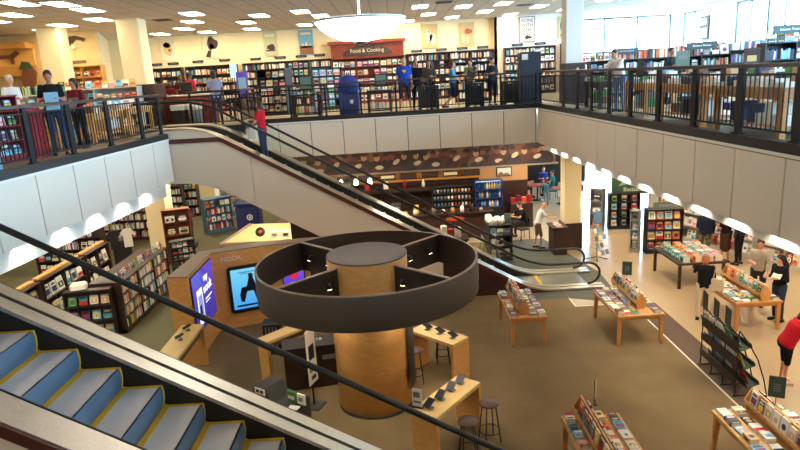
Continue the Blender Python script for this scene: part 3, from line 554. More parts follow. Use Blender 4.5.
# ------------------------------------------------------------------ display tables with a book riser along the middle
def table(label,tname,x0,x1,y0,y1,h,rc,rw,lfiles,rfiles,y_from,sign=None,m=None,riser=(0,0)):
    m=m or oak; t=thing('display_table',label,'table',((x0+x1)/2,(y0+y1)/2,.006))
    b=MB(); b.bev((x0,y0,h-.05),(x1,y1,h),m,.008); obj('table_top',b,t)
    b=MB(); b.box((x0+.05,y0+.05,h-.13),(x1-.05,y1-.05,h-.05),m); obj('apron',b,t)
    for x,sx in ((x0+.07,-1),(x1-.07,1)):
        for y,sy in ((y0+.07,-1),(y1-.07,1)):
            b=MB(); w0,w1=.045,.028; xo=x+sx*.02; yo=y+sy*.02
            vs=[(x-w0,y-w0,h-.05),(x+w0,y-w0,h-.05),(x+w0,y+w0,h-.05),(x-w0,y+w0,h-.05),(xo-w1,yo-w1,.006),(xo+w1,yo-w1,.006),(xo+w1,yo+w1,.006),(xo-w1,yo+w1,.006)]
            b.add(vs,[(0,1,2,3),(7,6,5,4),(0,4,5,1),(1,5,6,2),(2,6,7,3),(3,7,4,0)],m); obj('leg',b,t)
    ra,rb=y0+.02+riser[0],y1-.02-riser[1]
    rs=thing('book_riser','honey wood two-sided book riser on the '+tname,'book riser',(rc,(ra+rb)/2,h),0,'wooden book risers on the tables')
    prof=[(rc-rw/2-.01,h),(rc+rw/2+.01,h),(rc+rw/2+.05,h+.17),(rc+rw/2+.04,h+.20),(rc+.02,h+.36),(rc-.02,h+.36),(rc-rw/2-.04,h+.20),(rc-rw/2-.05,h+.17)]
    for y in (ra,rb-.03): b=MB(); b.prism(prof,y,y+.03,m,'y'); obj('end_panel',b,rs)
    b=MB(); b.box((rc-.015,ra+.03,h),(rc+.015,rb-.03,h+.37),m); obj('divider',b,rs)
    for s in (-1,1):
        b=MB(); xa,xb=sorted((rc+s*.015,rc+s*(rw/2+.05))); b.box((xa,ra+.03,h+.12),(xb,rb-.03,h+.14),m); xl=rc+s*(rw/2+.05); b.box((xl-.008,ra+.03,h+.12),(xl+.008,rb-.03,h+.18),m); obj('ledge',b,rs)
        n=int((rb-ra-.08)/.19)
        for k in range(n):
            y=ra+.14+k*.19
            if y<y_from: continue
            w,hh,th=R.choice(SZ[:3]); c=pick(); th=.03
            # leans on the divider with its cover facing outward
            M=Matrix.Translation((rc+s*(.017+.08),y,h+.147))@Matrix.Rotation(s*PI/2,4,'Z')@Matrix.Rotation(rad(90-8),4,'X')@Matrix.Translation((0,hh/2,-th))
            e=M.to_euler(); book('%s book propped on riser facing %s, %s from near end, %s'%(c,'left' if s<0 else 'right',ORD[k],tname),M.translation,e,'books propped on the riser of the '+tname,w,hh,th,c,R.randrange(40))
    def files(xa,xb,n,side):
        if not n: return
        st=(xb-xa)/n; ny=int((y1-y0-.06)/.242)
        for i in range(n):
            for k in range(ny):
                y=y0+.03+(k+.5)*(y1-y0-.06)/ny
                if y<y_from: continue
                w,hh,th=R.choice(SZ); w=min(w,st-.024); hh=min(hh,(y1-y0-.06)/ny-.018); c=pick(); a=R.uniform(-.04,.04)+(0 if R.random()<.8 else PI)
                fn='' if n==1 else (('outer ' if (i==0)==(side=='left') else 'inner ') if n==2 else ['outer ','middle ','inner '][i if side=='left' else 2-i])
                book('%s book face up in %s row, %s%s of riser, %s'%(c,ORD[k],fn,side,tname),(xa+(i+.5)*st,y,h+.0005),(0,0,a),'books lying face up on the '+tname,w,hh,th,c,R.randrange(40))
    files(x0+.01,rc-rw/2-.055,lfiles,'left'); files(rc+rw/2+.055,x1-.01,rfiles,'right')
    if sign:
        sx,sy,sz=sign; s=thing('table_sign','dark framed card sign on a thin stem on the '+tname,'sign',(sx,sy,h+.37),0)
        b=MB(); b.cyl((sx,sy,h+.37),(sx,sy,h+.5),.006,black); b.bev((sx-.03,sy-.03,h+.37),(sx+.03,sy+.03,h+.38),black,.003); obj('stem',b,s)
        b=MB(); X=Matrix.Translation((sx,sy,h+.66))@Matrix.Rotation(rad(sz),4,'Z'); b.M=X; b.box((-.11,-.006,-.17),(.11,.006,.17),black); f=obj('frame',b,s); PM[f.name]=_m(s)
        b=MB(); b.M=X; b.box((-.1,-.008,-.16),(.1,.008,.16),greenboard if sz<60 else mat('cream_card',(206,190,140),.6)); 
        for k in range(4): b.box((-.05,-.0095,.04-.035*k),(.05,-.008,.05-.035*k),gr)
        obj('card',b,f)
table('oak table with splayed legs before the escalator foot, second wooden table from the left','table by escalator foot',2.38,3.22,13.05,14.85,.73,2.72,.15,1,2,0,riser=(.15,0))
table('wide oak table loaded with books beside the border of the sand tiles','table by tile border',4.75,5.82,12.85,14.6,.72,5.42,.15,3,1,0,(5.44,14.2,-25),riser=(.35,-.3))
table('oak table of books at the bottom right, cropped by the picture edge','bottom right table',4.83,6.0,6.6,8.87,.73,5.46,.15,2,2,7.0,(5.50,8.32,-28),maple)
table('wide oak table on the sand tiles browsed by a woman with a white bag','blonde woman table',7.60,8.68,13.2,14.95,.72,8.28,.15,3,1,0,riser=(.0,.0))
table('oak table of books at the bottom centre, cropped by the picture edge','bottom centre table',2.42,3.36,6.6,8.95,.73,2.74,.15,1,2,7.0,(2.86,8.6,66))
# dark table with rows of small coloured books
t=thing('display_table','dark table on the sand tiles with rows of teal and pink books','table',(8.3,17.0,0)); x0,x1,y0,y1,h=7.62,8.95,16.15,17.9,.75
b=MB(); b.bev((x0,y0,h-.06),(x1,y1,h),darkbrown,.008); obj('table_top',b,t)
for x in (x0+.06,x1-.06):
    for y in (y0+.06,y1-.06): b=MB(); b.box((x-.035,y-.035,0),(x+.035,y+.035,h-.06),darkbrown); obj('leg',b,t)
for i,(c,xx) in enumerate((('teal',7.85),('orange',8.2),('sky',8.5),('pink',8.75))):
    for k in range(6):
        y=16.3+k*.25; book('%s book upright on the dark table, %s from the near end of its row'%(c,ORD[k]),(xx,y,h+.0005),(0,0,0),'books standing on the dark table',.2,.2,.19 if k%2 else .16,c,k)
# ------------------------------------------------------------------ bookcases
def spines(X,x0,x1,z,y,hm,wr=(.022,.045),tint=None):
    x=x0
    while x<x1-.02:
        w=R.uniform(*wr); w=min(w,x1-x)
        if R.random()<.06: x+=w*1.5; continue
        h=hm*R.uniform(.72,.97); o=STUFF.M; STUFF.M=X; STUFF.box((x,y+R.uniform(0,.02),z),(x+w-.002,y+.15,z+h),COVER,LP[tint and R.choice(tint) or pick()]); STUFF.M=o; x+=w
def faces(X,x0,x1,z,y,hm,step=.19,tint=None):
    n=max(1,int((x1-x0)/step)); st=(x1-x0)/n
    for k in range(n):
        if R.random()<.04: continue
        w=st*R.uniform(.72,.9); h=hm*R.uniform(.75,.95); c=LP[tint and R.choice(tint) or pick()]; o=STUFF.M; STUFF.M=X@Matrix.Translation((x0+(k+.5)*st,y+.05,z))@Matrix.Rotation(rad(-10),4,'X'); STUFF.box((-w/2,-.03,0),(w/2,0,h),COVER,c)
        art(STUFF,Matrix.Translation((0,-.03,h/2))@Matrix.Rotation(PI/2,4,'X'),w,h,None,R.randrange(60),0.001); STUFF.M=o
def bookcase(label,loc,rz,w,h,d,n,m,fill='mix',bays=1,group=None,name='bookcase',cat='bookcase',base=.12,top=False,step=.19,wr=(.03,.055),tint=None,slots=None,double=False,crown=0,hm=None):
    t=thing(name,label,cat,loc,rz,group); D=d*2 if double else d; X=_m(t)
    b=MB(); y=d-.01 if double else d-.02; b.box((0,y,0),(w,y+.02,h),m); obj('back_panel',b,t,True)
    for k in range(bays+1):
        x=(w-.03)*k/bays; b=MB(); b.box((x,0,0),(x+.03,D,h),m); obj('side_panel' if k in (0,bays) else 'divider',b,t,True)
    b=MB(); b.box((0,.02,0),(w,D-.02,base),m); obj('base',b,t,True)
    sh=(h-base-(.0 if top else .03))/n
    for i in range(n+1):
        z=base+i*sh
        b=MB(); b.box((.03,.0,z),(w-.03,D,z+.025),m)
        if i==n: b.box((-.01,-.02,z),(w+.01,D+.0,z+.03),m)
        obj('top_board' if i==n else 'shelf',b,t,True)
        if i==n and not top: continue
        for k in range(bays):
            xa=(w-.03)*k/bays+.045; xb=(w-.03)*(k+1)/bays-.015; H_=hm or min(sh-.05,.27)
            if slots is not None and i<n: slots.append((X,xa,xb,z+.026,H_)); continue
            f=fill if fill!='mix' else ('face' if R.random()<.35 else 'spine')
            if f=='face': faces(X,xa,xb,z+.032,.03,H_,step,tint)
            elif f=='spine': spines(X,xa,xb,z+.032,.03,H_,wr,tint)
    if crown: b=MB(); b.box((-.08,-.1,h),(w+.08,D,h+crown),m); b.box((-.12,-.14,h+crown-.1),(w+.12,D,h+crown),m); obj('cornice',b,t,True)
    return t,X
def cat_sign(label,loc,rz,w=.42,h=.12,m=None,txt=None,group=None,size=.08):
    s=thing('category_sign',label,'sign',loc,rz,group); b=MB(); b.box((-w/2,-.03,-h/2),(w/2,0,h/2),m or black); obj('board',b,s,True)
    if txt: text_obj('lettering',txt,size,paper,s,(0,-.034,0),(PI/2,0,0),.002)
    else: b=MB(); b.box((-w*.32,-.033,-h*.14),(w*.3,-.03,h*.14),gr); obj('lettering',b,s,True)
    return s
# lower left: gondola with an end cap, the nearest books one by one
slots=[]
gd,GX=bookcase('long dark double-sided bookcase on the lower left with a face-out end cap',(-7.35,15.3,.006),rad(90),3.4,1.42,.42,4,espresso,'spine',3,slots=slots,double=True,base=.1,top=False)
for j,(X,xa,xb,z,hm) in enumerate(slots):
    row=j//3; bay=j%3
    if bay==0 and row>=1:
        x=xa; k=0
        while x<xb-.05:
            wd=min(R.uniform(.045,.07),xb-x-.003); hh=round(hm*R.uniform(.8,.95),2); c=pick(); M=X@Matrix.Translation((x+wd,.04,z+hh/2))@Matrix.Rotation(PI/2,4,'X')@Matrix.Rotation(PI/2,4,'Y')
            M=X@Matrix.Translation((x,.02+.07,z+hh/2+.003))@Matrix(((0,0,1,0),(1,0,0,0),(0,1,0,0),(0,0,0,1)))
            book('%s book standing spine out, %s from near end, %s shelf of the long dark bookcase'%(c,ORD[min(k,15)],['bottom','second','third','top'][row]),M.translation,M.to_euler(),'books on the near bay of the long dark bookcase',.14,round(hh,2),round(wd-.003,3),c,R.randrange(12)); x+=wd; k+=1
    else: spines(X,xa,xb,z,.03,hm,(.035,.06))
faces(GX,.05,3.35,1.455,.08,.22,.16); 
# end cap facing the camera
ec,EX=bookcase('dark end-cap rack with face-out books at the near end of the long bookcase',(-8.66,14.86,.006),rad(8),1.15,1.36,.24,3,espresso,slots=(sl2:=[]),base=.1)
for j,(X,xa,xb,z,hm) in enumerate(sl2):
    for k in range(4):
        c=pick() if (j,k)!=(0,0) else 'red'; w=.2; hh=hm*.9; M=X@Matrix.Translation((xa+.13+k*.265,.10,z+.008))@Matrix.Rotation(rad(90-12),4,'X')@Matrix.Translation((0,hh/2,0))
        book('%s face-out book, %s from left on the %s shelf of the end-cap rack'%(c,ORD[k],['bottom','middle','top'][j]),M.translation,M.to_euler(),'face-out books on the end-cap rack',w,round(hh,2),.03,c,R.randrange(40))
b=MB(); solo('tabletop_bag',MB().bev((-.2,-.15,0),(.2,.15,.16),paper,.05),'pale folded bag on top of the end-cap rack','bag',(-8.3,15.05,1.405),.3)
# low sloping rack of white magazines further left, and its neighbours
for k,(x,y,w,lab) in enumerate(((-9.9,13.9,2.2,'low wooden rack of pale magazines under the left fascia, nearest part'),(-9.9,16.25,2.3,'low wooden rack of pale magazines under the left fascia, middle part'),(-9.9,18.7,1.6,'low wooden rack of pale magazines by the far cream column'))):
    bookcase(lab,(x,y,.006),rad(90),w,1.32,.4,2,espresso,'face',2,name='magazine_rack',cat='rack',tint=['white','cream','white','tan','grey','cream'],step=.3,hm=.42)
    solo('rack_cap',MB().bev((-.2,0,0),(-.05,w,.05),maple,.01),'honey wood cap board, %s of the pale magazine racks'%ORD[k],'shelf board',(x-.1,y,1.327))
def tshirt_stand(label,x,y,rz,c1,c2):
    t=thing('shirt_stand',label,'clothes stand',(x,y,.006),rz); b=MB(); b.bev((-.4,-.3,0),(.4,.3,.1),black,.02); b.bev((-.3,-.2,.1),(.3,.2,1.15),blackb,.02); obj('stand',b,t,True)
    for s,c in ((-1,c1),(1,c2)):
        b=MB(); b.M=Matrix.Translation((s*.22,-.24,1.25)); b.prism([(-.14,-.35),(.14,-.35),(.14,.1),(.24,.0),(.28,.08),(.14,.28),(.05,.3),(-.05,.3),(-.14,.28),(-.28,.08),(-.24,.0),(-.14,.1)],-.04,.04,c,'y'); obj('shirt',b,t,True)
tshirt_stand('black stand with a white and a dark shirt beside the long bookcase, lower left',-9.9,21.2,.5,mat('black_cloth',(34,32,34),.9),mat('white_cloth',(224,216,204),.9))
tshirt_stand('black stand with grey shirts behind the cream column, lower left',-8.6,24.0,.2,mat('grey_cloth',(110,100,96),.9),mat('maroon_cloth',(90,30,40),.9))
# wooden step shelf and spinner tower by the kiosk wall
bookcase('tall red-brown wooden shelf with round plates, behind the long dark bookcase',(-8.5,21.6,.006),rad(20),.95,2.0,.4,4,woodmat('red_brown_wood',(140,78,48),(112,60,36),.45),'face',1,tint=['black','cream','brown','white'],step=.42)
bookcase('dark wire tower of small grey packets in front of the wooden shelf',(-7.7,19.9,.006),rad(30),.8,1.25,.35,5,blackb,'face',1,name='packet_tower',cat='rack',tint=['grey','white','black','grey'],step=.16)
bookcase('blue-sided display tower in the far left aisle',(-8.35,26.0,.006),rad(35),1.2,1.5,.5,4,mat('blue_grey_laminate',(70,110,140),.5),'mix',1,tint=['sky','white','brown','red'])
bookcase('white display tower with dark round shapes in the far left aisle',(-8.3,28.3,.006),rad(40),1.4,1.9,.5,4,white,'face',1,tint=['black','white','grey'],step=.3)
bookcase('dark shelves along the far wall at the end of the left aisle',(-9.5,32.6,.006),0,5.0,1.6,.4,4,espresso,'mix',4)
bookcase('dark shelves along the far left wall beyond the cream column',(-15.5,30.0,.006),0,5.6,2.2,.4,5,espresso,'mix',4)
bookcase('dark shelves behind the shirt stands on the lower left',(-13.5,25.6,.006),0,3.4,2.0,.4,5,espresso,'mix',3)
t=thing('bin','navy blue bin with a white round emblem under the escalator','bin',(-6.6,26.6,.006)); b=MB(); b.bev((-.5,-.4,0),(.5,.4,1.1),navy,.06); b.bev((-.55,-.45,1.1),(.55,.45,1.22),navy,.03); obj('body',b,t,True); b=MB(); b.M=Matrix.Translation((.1,-.405,.6))@Matrix.Rotation(PI/2,4,'X'); n=24; b.add([(.13*math.cos(2*PI*k/n),.13*math.sin(2*PI*k/n),0) for k in range(n)]+[(.09*math.cos(2*PI*k/n),.09*math.sin(2*PI*k/n),0) for k in range(n)],[(k,(k+1)%n,n+(k+1)%n,n+k) for k in range(n)],paper); b.box((-.04,-.04,0),(.04,.04,.002),paper); obj('emblem',b,t,True)
# right side of the lower floor
bookcase('black face-out rack under the green bestsellers sign near the entrance',(8.02,22.9,0),rad(-6),1.15,1.4,.35,4,black,slots=(sl3:=[]),bays=3,base=.1)
for j,(X,xa,xb,z,hm) in enumerate(sl3):
    c=pick(); w=.2; hh=.23; M=X@Matrix.Translation(((xa+xb)/2,.10,z+.008))@Matrix.Rotation(rad(78),4,'X')@Matrix.Translation((0,hh/2,0))
    book('%s face-out book, %s row up, %s column, black rack under the green sign'%(c,ORD[j//3],['left','middle','right'][j%3]),M.translation,M.to_euler(),'face-out books on the rack under the green sign',w,hh,.03,c,R.randrange(40))
s=thing('hanging_sign','dark green bestsellers sign hanging under the lower ceiling on the right','sign',(9.05,23.5,1.22),rad(-4)); b=MB(); b.box((-.75,-.03,0),(.85,.03,.85),mat('sign_green',(48,84,58),.6)); o=obj('board',b,s,True); PM[o.name]=_m(s)
text_obj('lettering','Bestsellers',.22,paper,s,(.18,-.035,.2),(PI/2,0,0)); b=MB(); b.prism([(-.5,.35),(-.1,.42),(.3,.52),(.6,.55),(.6,.68),(.2,.66),(-.3,.55)],-.034,-.03,mat('pale_green',(150,176,140),.6)); obj('leaf_picture',b,s,True); b=MB(); b.cyl((-.6,0,.85),(-.6,0,2.6),.008,black); b.cyl((.7,0,.85),(.7,0,2.6),.008,black); obj('hanger',b,s,True)
s2=[]
bookcase('black rack of cookbooks facing the camera on the right of the sand floor',(8.1,19.55,0),rad(-6),1.15,1.5,.4,4,black,slots=s2,base=.1)
for j,(X,xa,xb,z,hm) in enumerate(s2):
    for k in range(4):
        c=R.choice(['orange','tan','yellow','red','brown','cream','white']); hh=.26; M=X@Matrix.Translation((xa+.13+k*.265,.1,z+.008))@Matrix.Rotation(rad(78),4,'X')@Matrix.Translation((0,hh/2,0))
        book('%s face-out book, %s from left on the %s shelf of the black cookbook rack'%(c,ORD[k],['bottom','second','third','top'][j]),M.translation,M.to_euler(),'face-out books on the black cookbook rack',.22,hh,.03,c,R.randrange(40))
cat_sign('grey-green sign board on top of the black cookbook rack',(8.75,19.5,1.64),rad(-6),.95,.24,mat('grey_green_card',(92,104,92),.6),None)
bookcase('narrow wire side rack of leaflets left of the cookbook rack',(7.66,19.86,0),rad(-30),.3,1.45,.3,4,silver,'face',1,name='leaflet_rack',cat='rack',step=.3,tint=['white','grey','sky'])
bookcase('narrow wire side rack of leaflets left of the bestsellers rack',(7.38,23.25,0),rad(-40),.5,1.6,.3,3,silver,'face',1,name='leaflet_rack',cat='rack',step=.3,tint=['grey','white','navy'])
# magazine wall on the right, in four units along a slanted line
for k,lab in enumerate(('beyond the cookbook rack','behind the three standing people','behind the dark table','behind the girl with long hair')):
    q=k*2.0; dx,dy=.375,-.927; x=9.35+dx*(q-1.2)+.55; y=22.0+dy*q
    bookcase('wall unit of white magazines on the right side, '+lab,(x,y,0),math.atan2(dy,dx),1.95,1.5,.4,3,mat('grey_white_laminate',(190,186,176),.5),'face',2,name='magazine_rack',cat='rack',tint=['white','white','cream','white','grey','red','white'],step=.17,hm=.36)
b=MB(); b.M=Matrix.Translation((9.9,23.0,0))@Matrix.Rotation(math.atan2(-.927,.375),4,'Z'); b.box((-1,.5,0),(12,.6,ZL),wallw); struct('wall_lower_right_slanted',b)
# black wire magazine rack beside the border strip
t=thing('wire_magazine_rack','black curved wire magazine rack with three tall green cards on the tile border','magazine rack',(6.3,11.1,.01)); X0=6.2
L_=1.36; yA,yB=10.42,11.74
for k in range(4):
    y=yA+(yB-yA)*k/3; b=MB(); b.tube([(X0-.1,y,.03),(X0-.1,y,1.34)],.013,black,6); b.tube([(X0+.5,y,.03),(X0+.42,y,.35),(X0+.28,y,.75),(X0+.08,y,1.1),(X0-.1,y,1.34)],.012,black,6); b.tube([(X0-.14,y,.03),(X0+.5,y,.03)],.016,black,6); obj('side_frame',b,t)
tiers=[(X0+.22,.22),(X0+.12,.6),(X0+.03,.98)]
for x,z in tiers: b=MB(); b.M=Matrix.Translation((x,(yA+yB)/2,z))@Matrix.Rotation(rad(-18),4,'Y'); b.box((-.11,-L_/2,-.01),(.11,L_/2,.0),greenboard); b.box((-.13,-L_/2,0),(-.11,L_/2,.2),black); b.box((.11,-L_/2,-.01),(.125,L_/2,.07),black); obj('tier',b,t)
for z in (.3,.65,.95): b=MB(); b.M=Matrix.Translation((X0-.1,(yA+yB)/2,z)); b.box((-.015,-L_/2,-.05),(.0,L_/2,.10),blackb); obj('rear_panel',b,t)
for i,(x,z) in enumerate(tiers):
    for k in range(5):
        y=yA+.12+k*.27; c=R.choice(['red','green','white','black','sky','yellow','maroon']) if not (i==2 and k>2) else 'white'
        M=Matrix.Translation((x-.07,y,z+.01))@Matrix.Rotation(PI/2,4,'Z')@Matrix.Rotation(rad(70),4,'X')@Matrix.Translation((0,.13,0))
        book('%s magazine, %s from near end on the %s tier of the black wire rack'%(c,ORD[k],['bottom','middle','top'][i]),M.translation,M.to_euler(),'magazines on the black wire rack',.2,.26,.012,c,R.randrange(40),'magazine','magazine')
for k in range(3):
    y=yA+.36+k*.43; solo('shelf_card',MB().box((-.006,-.14,0),(.006,.14,.36),black).box((-.009,-.125,.015),(-.006,.125,.345),greenboard),'tall dark green card on the black wire rack, %s from the near end'%ORD[k],'sign',(X0-.13,y,1.3),rad(-10),'green cards on the wire rack')
# spinner rack with leaflets by the column
t=thing('spinner_rack','wire card rack with blue and white cards right of the cream and brown column','card rack',(6.40,19.35,0),rad(30)); b=MB(); b.tube([(-.25,-.25,0),(0,0,.08),(.25,.25,0)],.015,black,6); b.tube([(.25,-.25,0),(0,0,.08),(-.25,.25,0)],.015,black,6); b.cyl((0,0,.05),(0,0,1.2),.02,silver); obj('frame',b,t,True)
for k in range(4):
    b=MB(); z=.2+k*.24; b.tube([(-.3+.05*k,-.3+.06*k,z),(.3-.05*k,-.3+.06*k,z),(.3-.05*k,.1,z),(-.3+.05*k,.1,z)],.008,silver,6,closed=True); w=obj('tier',b,t,True); PM[w.name]=_m(t)
    b=MB()
    for j in range(3): b.obox((-.19+.19*j,-.26+.06*k,z+.08),(.12,.015,.15),[paper,mat('sky_card',(110,160,190),.6),gr][(j+k)%3],Euler((rad(-20),0,0)))
    obj('card_pocket',b,w,True)
solo('blue_card',MB().box((-.16,-.01,0),(.16,.01,.42),mat('blue_card',(90,130,170),.6)),'blue-grey card standing on top of the wire card rack by the column','sign',(6.40,19.35,1.2),rad(30))
for k,(x,y,w,l) in enumerate(((-13.5,29.0,3.2,'left part'),(-12.9,21.0,2.4,'near part'),(-15.6,24.0,2.0,'far left part'))):
    bookcase('tall dark shelves deep under the left upper floor, '+l,(x,y,.006),0,w,2.1,.4,5,espresso,'mix',3)
# ------------------------------------------------------------------ people
def clothm(name,rgb,rgb2=None):
    if rgb2 is None: return mat('cloth_'+name,rgb,.9,var=.08,scale=25,spec=.2)
    k='cloth_'+name
    if k in MATS: return MATS[k]
    m=bpy.data.materials.new(k); m.use_nodes=True; nt=m.node_tree; b=nt.nodes['Principled BSDF']; tc=nt.nodes.new('ShaderNodeTexCoord'); v=nt.nodes.new('ShaderNodeTexVoronoi'); v.inputs['Scale'].default_value=11
    rp=nt.nodes.new('ShaderNodeValToRGB'); rp.color_ramp.interpolation='CONSTANT'; rp.color_ramp.elements[0].color=lin(rgb)+(1,); rp.color_ramp.elements[1].color=lin(rgb2)+(1,); rp.color_ramp.elements[1].position=.5
    nt.links.new(tc.outputs['Object'],v.inputs['Vector']); nt.links.new(v.outputs['Color'],rp.inputs['Fac']); nt.links.new(rp.outputs['Color'],b.inputs['Base Color']); b.inputs['Roughness'].default_value=.9; MATS[k]=m; return m
def remesh(o,vox,it=4):
    r=o.modifiers.new('merge','REMESH'); r.mode='VOXEL'; r.voxel_size=vox; r.use_smooth_shade=True
    s=o.modifiers.new('smooth','SMOOTH'); s.factor=.5; s.iterations=it
ARMS=dict(down=((.05,.03,-.28),(.06,-.05,-.53)),hold=((.05,.0,-.28),(-.05,-.24,-.22)),reach=((.06,-.18,-.20),(.02,-.42,-.22)),low=((.05,-.10,-.27),(.0,-.30,-.42)),
 forward=((.05,-.2,-.2),(.02,-.44,-.14)),up=((.08,-.2,-.12),(-.02,-.3,.12)),back=((.06,.12,-.26),(.04,.10,-.5)),bag=((.10,.05,-.26),(.02,-.12,-.42)))
LEGS=dict(stand=(((.10,-.01,.49),(.11,.02,.085)),)*2,walk=(((.09,-.16,.50),(.09,-.22,.09)),((.09,.02,.48),(.09,.34,.16))),wide=(((.13,-.02,.49),(.17,.0,.085)),)*2,
 sit=(((.12,-.42,.02),(.13,-.42,-.36)),)*2,step=(((.10,-.10,.50),(.11,-.08,.09)),((.1,.02,.49),(.11,.1,.085))))
def person(label,loc,face,H=1.7,shirt=None,pants=None,hair=None,skin=None,pose='stand',al='down',ar='down',lean=0,nod=0,yaw=0,sleeve='short',legs='long',hairstyle='short',shoe=None,girth=1.,vox=.013,facef=False,group=None,coat=0,neck=1.44,bald=False):
    """face: heading in degrees, 0 looks towards the camera side (-Y)"""
    skin=skin or skinl; shoe=shoe or rubber; s=H/1.7
    pz=.93 if pose!='sit' else .63
    t=thing('person',label,'person',loc,rad(face),group); S=Matrix.Scale(s,4)
    Lr=Matrix.Translation((0,0,pz))@Matrix.Rotation(rad(lean),4,'X')@Matrix.Translation((0,0,-.93))   # torso frame, leans forward
    T=lambda p: Lr@Vector(p)
    def limb(b,sgn,arm,k,m,upto=9):
        sh=T((sgn*.168*girth**.5,.005,1.375)); e,h=ARMS[arm]; el=sh+Vector((sgn*e[0],e[1],e[2])); ha=sh+Vector((sgn*h[0],h[1],h[2]))
        b.caps(sh,el if upto>=1 else sh.lerp(el,upto),.052*k,.045*k if upto>=1 else .052*k,m)
        if upto>1: b.caps(el,el.lerp(ha,min(1,upto-1)),.044*k,.03*k,m)
        return el,ha
    def leg(b,sgn,L,k,m,upto=9):
        (kn,an)=L; hip=Vector((sgn*.095,0,pz-.03)); K=Vector((sgn*kn[0],kn[1],kn[2])); A=Vector((sgn*an[0],an[1],an[2]))
        if pose=='sit': K=Vector((sgn*kn[0],kn[1],pz+kn[2])); A=Vector((sgn*an[0],an[1],pz+an[2]))
        b.caps(hip,K if upto>=1 else hip.lerp(K,upto),.088*k*girth**.5,.055*k if upto>=1 else .07*k,m)
        if upto>1: b.caps(K,K.lerp(A,min(1,upto-1)),.055*k,.038*k,m)
        return K,A
    def torso(b,k,m,z0=.90,z1=1.44):
        pr=[(.84,.150,.105),(.92,.165,.115),(1.02,.150,.105),(1.12,.152,.105),(1.24,.166,.116),(1.33,.168,.108),(1.385,.135,.09),(1.43,.08,.065)]
        pr=[p for p in pr if z0<=p[0]<=z1]; n=16; vs=[];fs=[]
        for z,rx_,ry_ in pr:
            g=girth if z<1.36 else girth**.5
            for i in range(n): a=2*PI*i/n; vs.append(T((rx_*k*g*math.cos(a),ry_*k*g*math.sin(a),z)))
        for j in range(len(pr)-1):
            for i in range(n): fs.append((j*n+i,j*n+(i+1)%n,(j+1)*n+(i+1)%n,(j+1)*n+i))
        fs+=[tuple(range(n-1,-1,-1)),tuple((len(pr)-1)*n+i for i in range(n))]; b.add(vs,fs,m,None,True)
    LG=LEGS[pose if pose in LEGS else 'stand']
    HC=T((0,-.015,1.585)); HR=Euler((rad(nod+lean*.6),0,rad(yaw)))
    hm=Matrix.Translation(HC)@HR.to_matrix().to_4x4()
    b=MB(); b.M=S
    torso(b,.9,skin,.84); b.caps(T((0,.0,1.40)),HC+Vector((0,.015,-.06)),.055,.05,skin)
    b.ell(HC,(.073,.092,.108),skin,14,10,HR); b.ell(hm@Vector((0,-.03,-.05)),(.055,.065,.06),skin,12,8,HR)
    b.caps(hm@Vector((0,-.088,.012)),hm@Vector((0,-.105,-.022)),.012,.015,skin,8)
    for q in (-1,1): b.ell(hm@Vector((q*.075,.01,-.005)),(.014,.022,.032),skin,8,6,HR)
    ends=[]
    for q,a in ((-1,ar),(1,al)):
        el,ha=limb(b,q,a,.84,skin); d=(ha-el).normalized(); side=d.cross(Vector((0,0,1))); side=side.normalized() if side.length>.2 else Vector((0,1,0))
        up_=side.cross(d); b.caps(ha,ha+d*.07,.030,.034,skin)
        for i,ln in enumerate((.060,.074,.068,.052)):
            o_=side*((i-1.5)*.019); p=ha+d*.075+o_; p2=p+(d*.75-up_*.45)*ln*.55; b.caps(p,p2,.0105,.0100,skin,6); b.caps(p2,p2+(d*.4-up_*.8).normalized()*ln*.5,.0100,.0085,skin,6)
        th=ha+d*.02+side*(-.03*q); b.caps(th,th+(d*.7-side*.6*q).normalized()*.055,.0125,.0105,skin,6); ends.append(ha)
    for q,L in ((-1,LG[0]),(1,LG[1])):
        K,A=leg(b,q,L,.85,skin); b.caps(A+Vector((0,.02,-.04)),A+Vector((0,-.13,-.05)),.035,.03,skin)
    o=obj('body',b,t,True); remesh(o,vox*s,3)
    sh=MB(); sh.M=S; torso(sh,1.05,shirt,.84 if not coat else .8)
    up_to={'short':.62,'long':1.93,'none':.12,'mid':1.35}[sleeve]
    for q,a in ((-1,ar),(1,al)): limb(sh,q,a,1.15,shirt,up_to)
    if coat: sh.caps(T((0,0,.95)),T((0,0,.95-coat)),.17*girth,.19*girth,shirt,14)
    o=obj('shirt' if not coat else 'coat',sh,t,True); remesh(o,.02*s,5)
    pt=MB(); pt.M=S; ut={'long':1.97,'short':.92,'knee':1.1,'skirt':1.1}[legs]
    pt.ell((0,0,pz-.02),(.165*girth,.12*girth,.13),pants,16,10)
    if pose!='sit': pt.caps(T((0,0,.90)),T((0,0,.97)),.125*girth,.12*girth,pants,14)
    for q,L in ((-1,LG[0]),(1,LG[1])): leg(pt,q,L,1.2,pants,ut)
    if legs=='skirt': pt.caps((0,0,pz-.05),(0,0,pz-.42),.15,.17,pants,16)
    o=obj('skirt' if legs=='skirt' else ('shorts' if legs in('short','knee') else 'trousers'),pt,t,True); remesh(o,.02*s,4)
    for q,L in ((-1,LG[0]),(1,LG[1])):
        A=Vector((q*L[1][0],L[1][1],L[1][2]+(pz if pose=='sit' else 0))); f=MB(); f.M=S; f.caps(A+Vector((0,.03,-.05)),A+Vector((0,-.14,-.055)),.045,.04,shoe); f.box(A+Vector((-.04,-.17,-.085)),A+Vector((.04,.07,-.065)),shoe); obj('shoe',f,t,True)
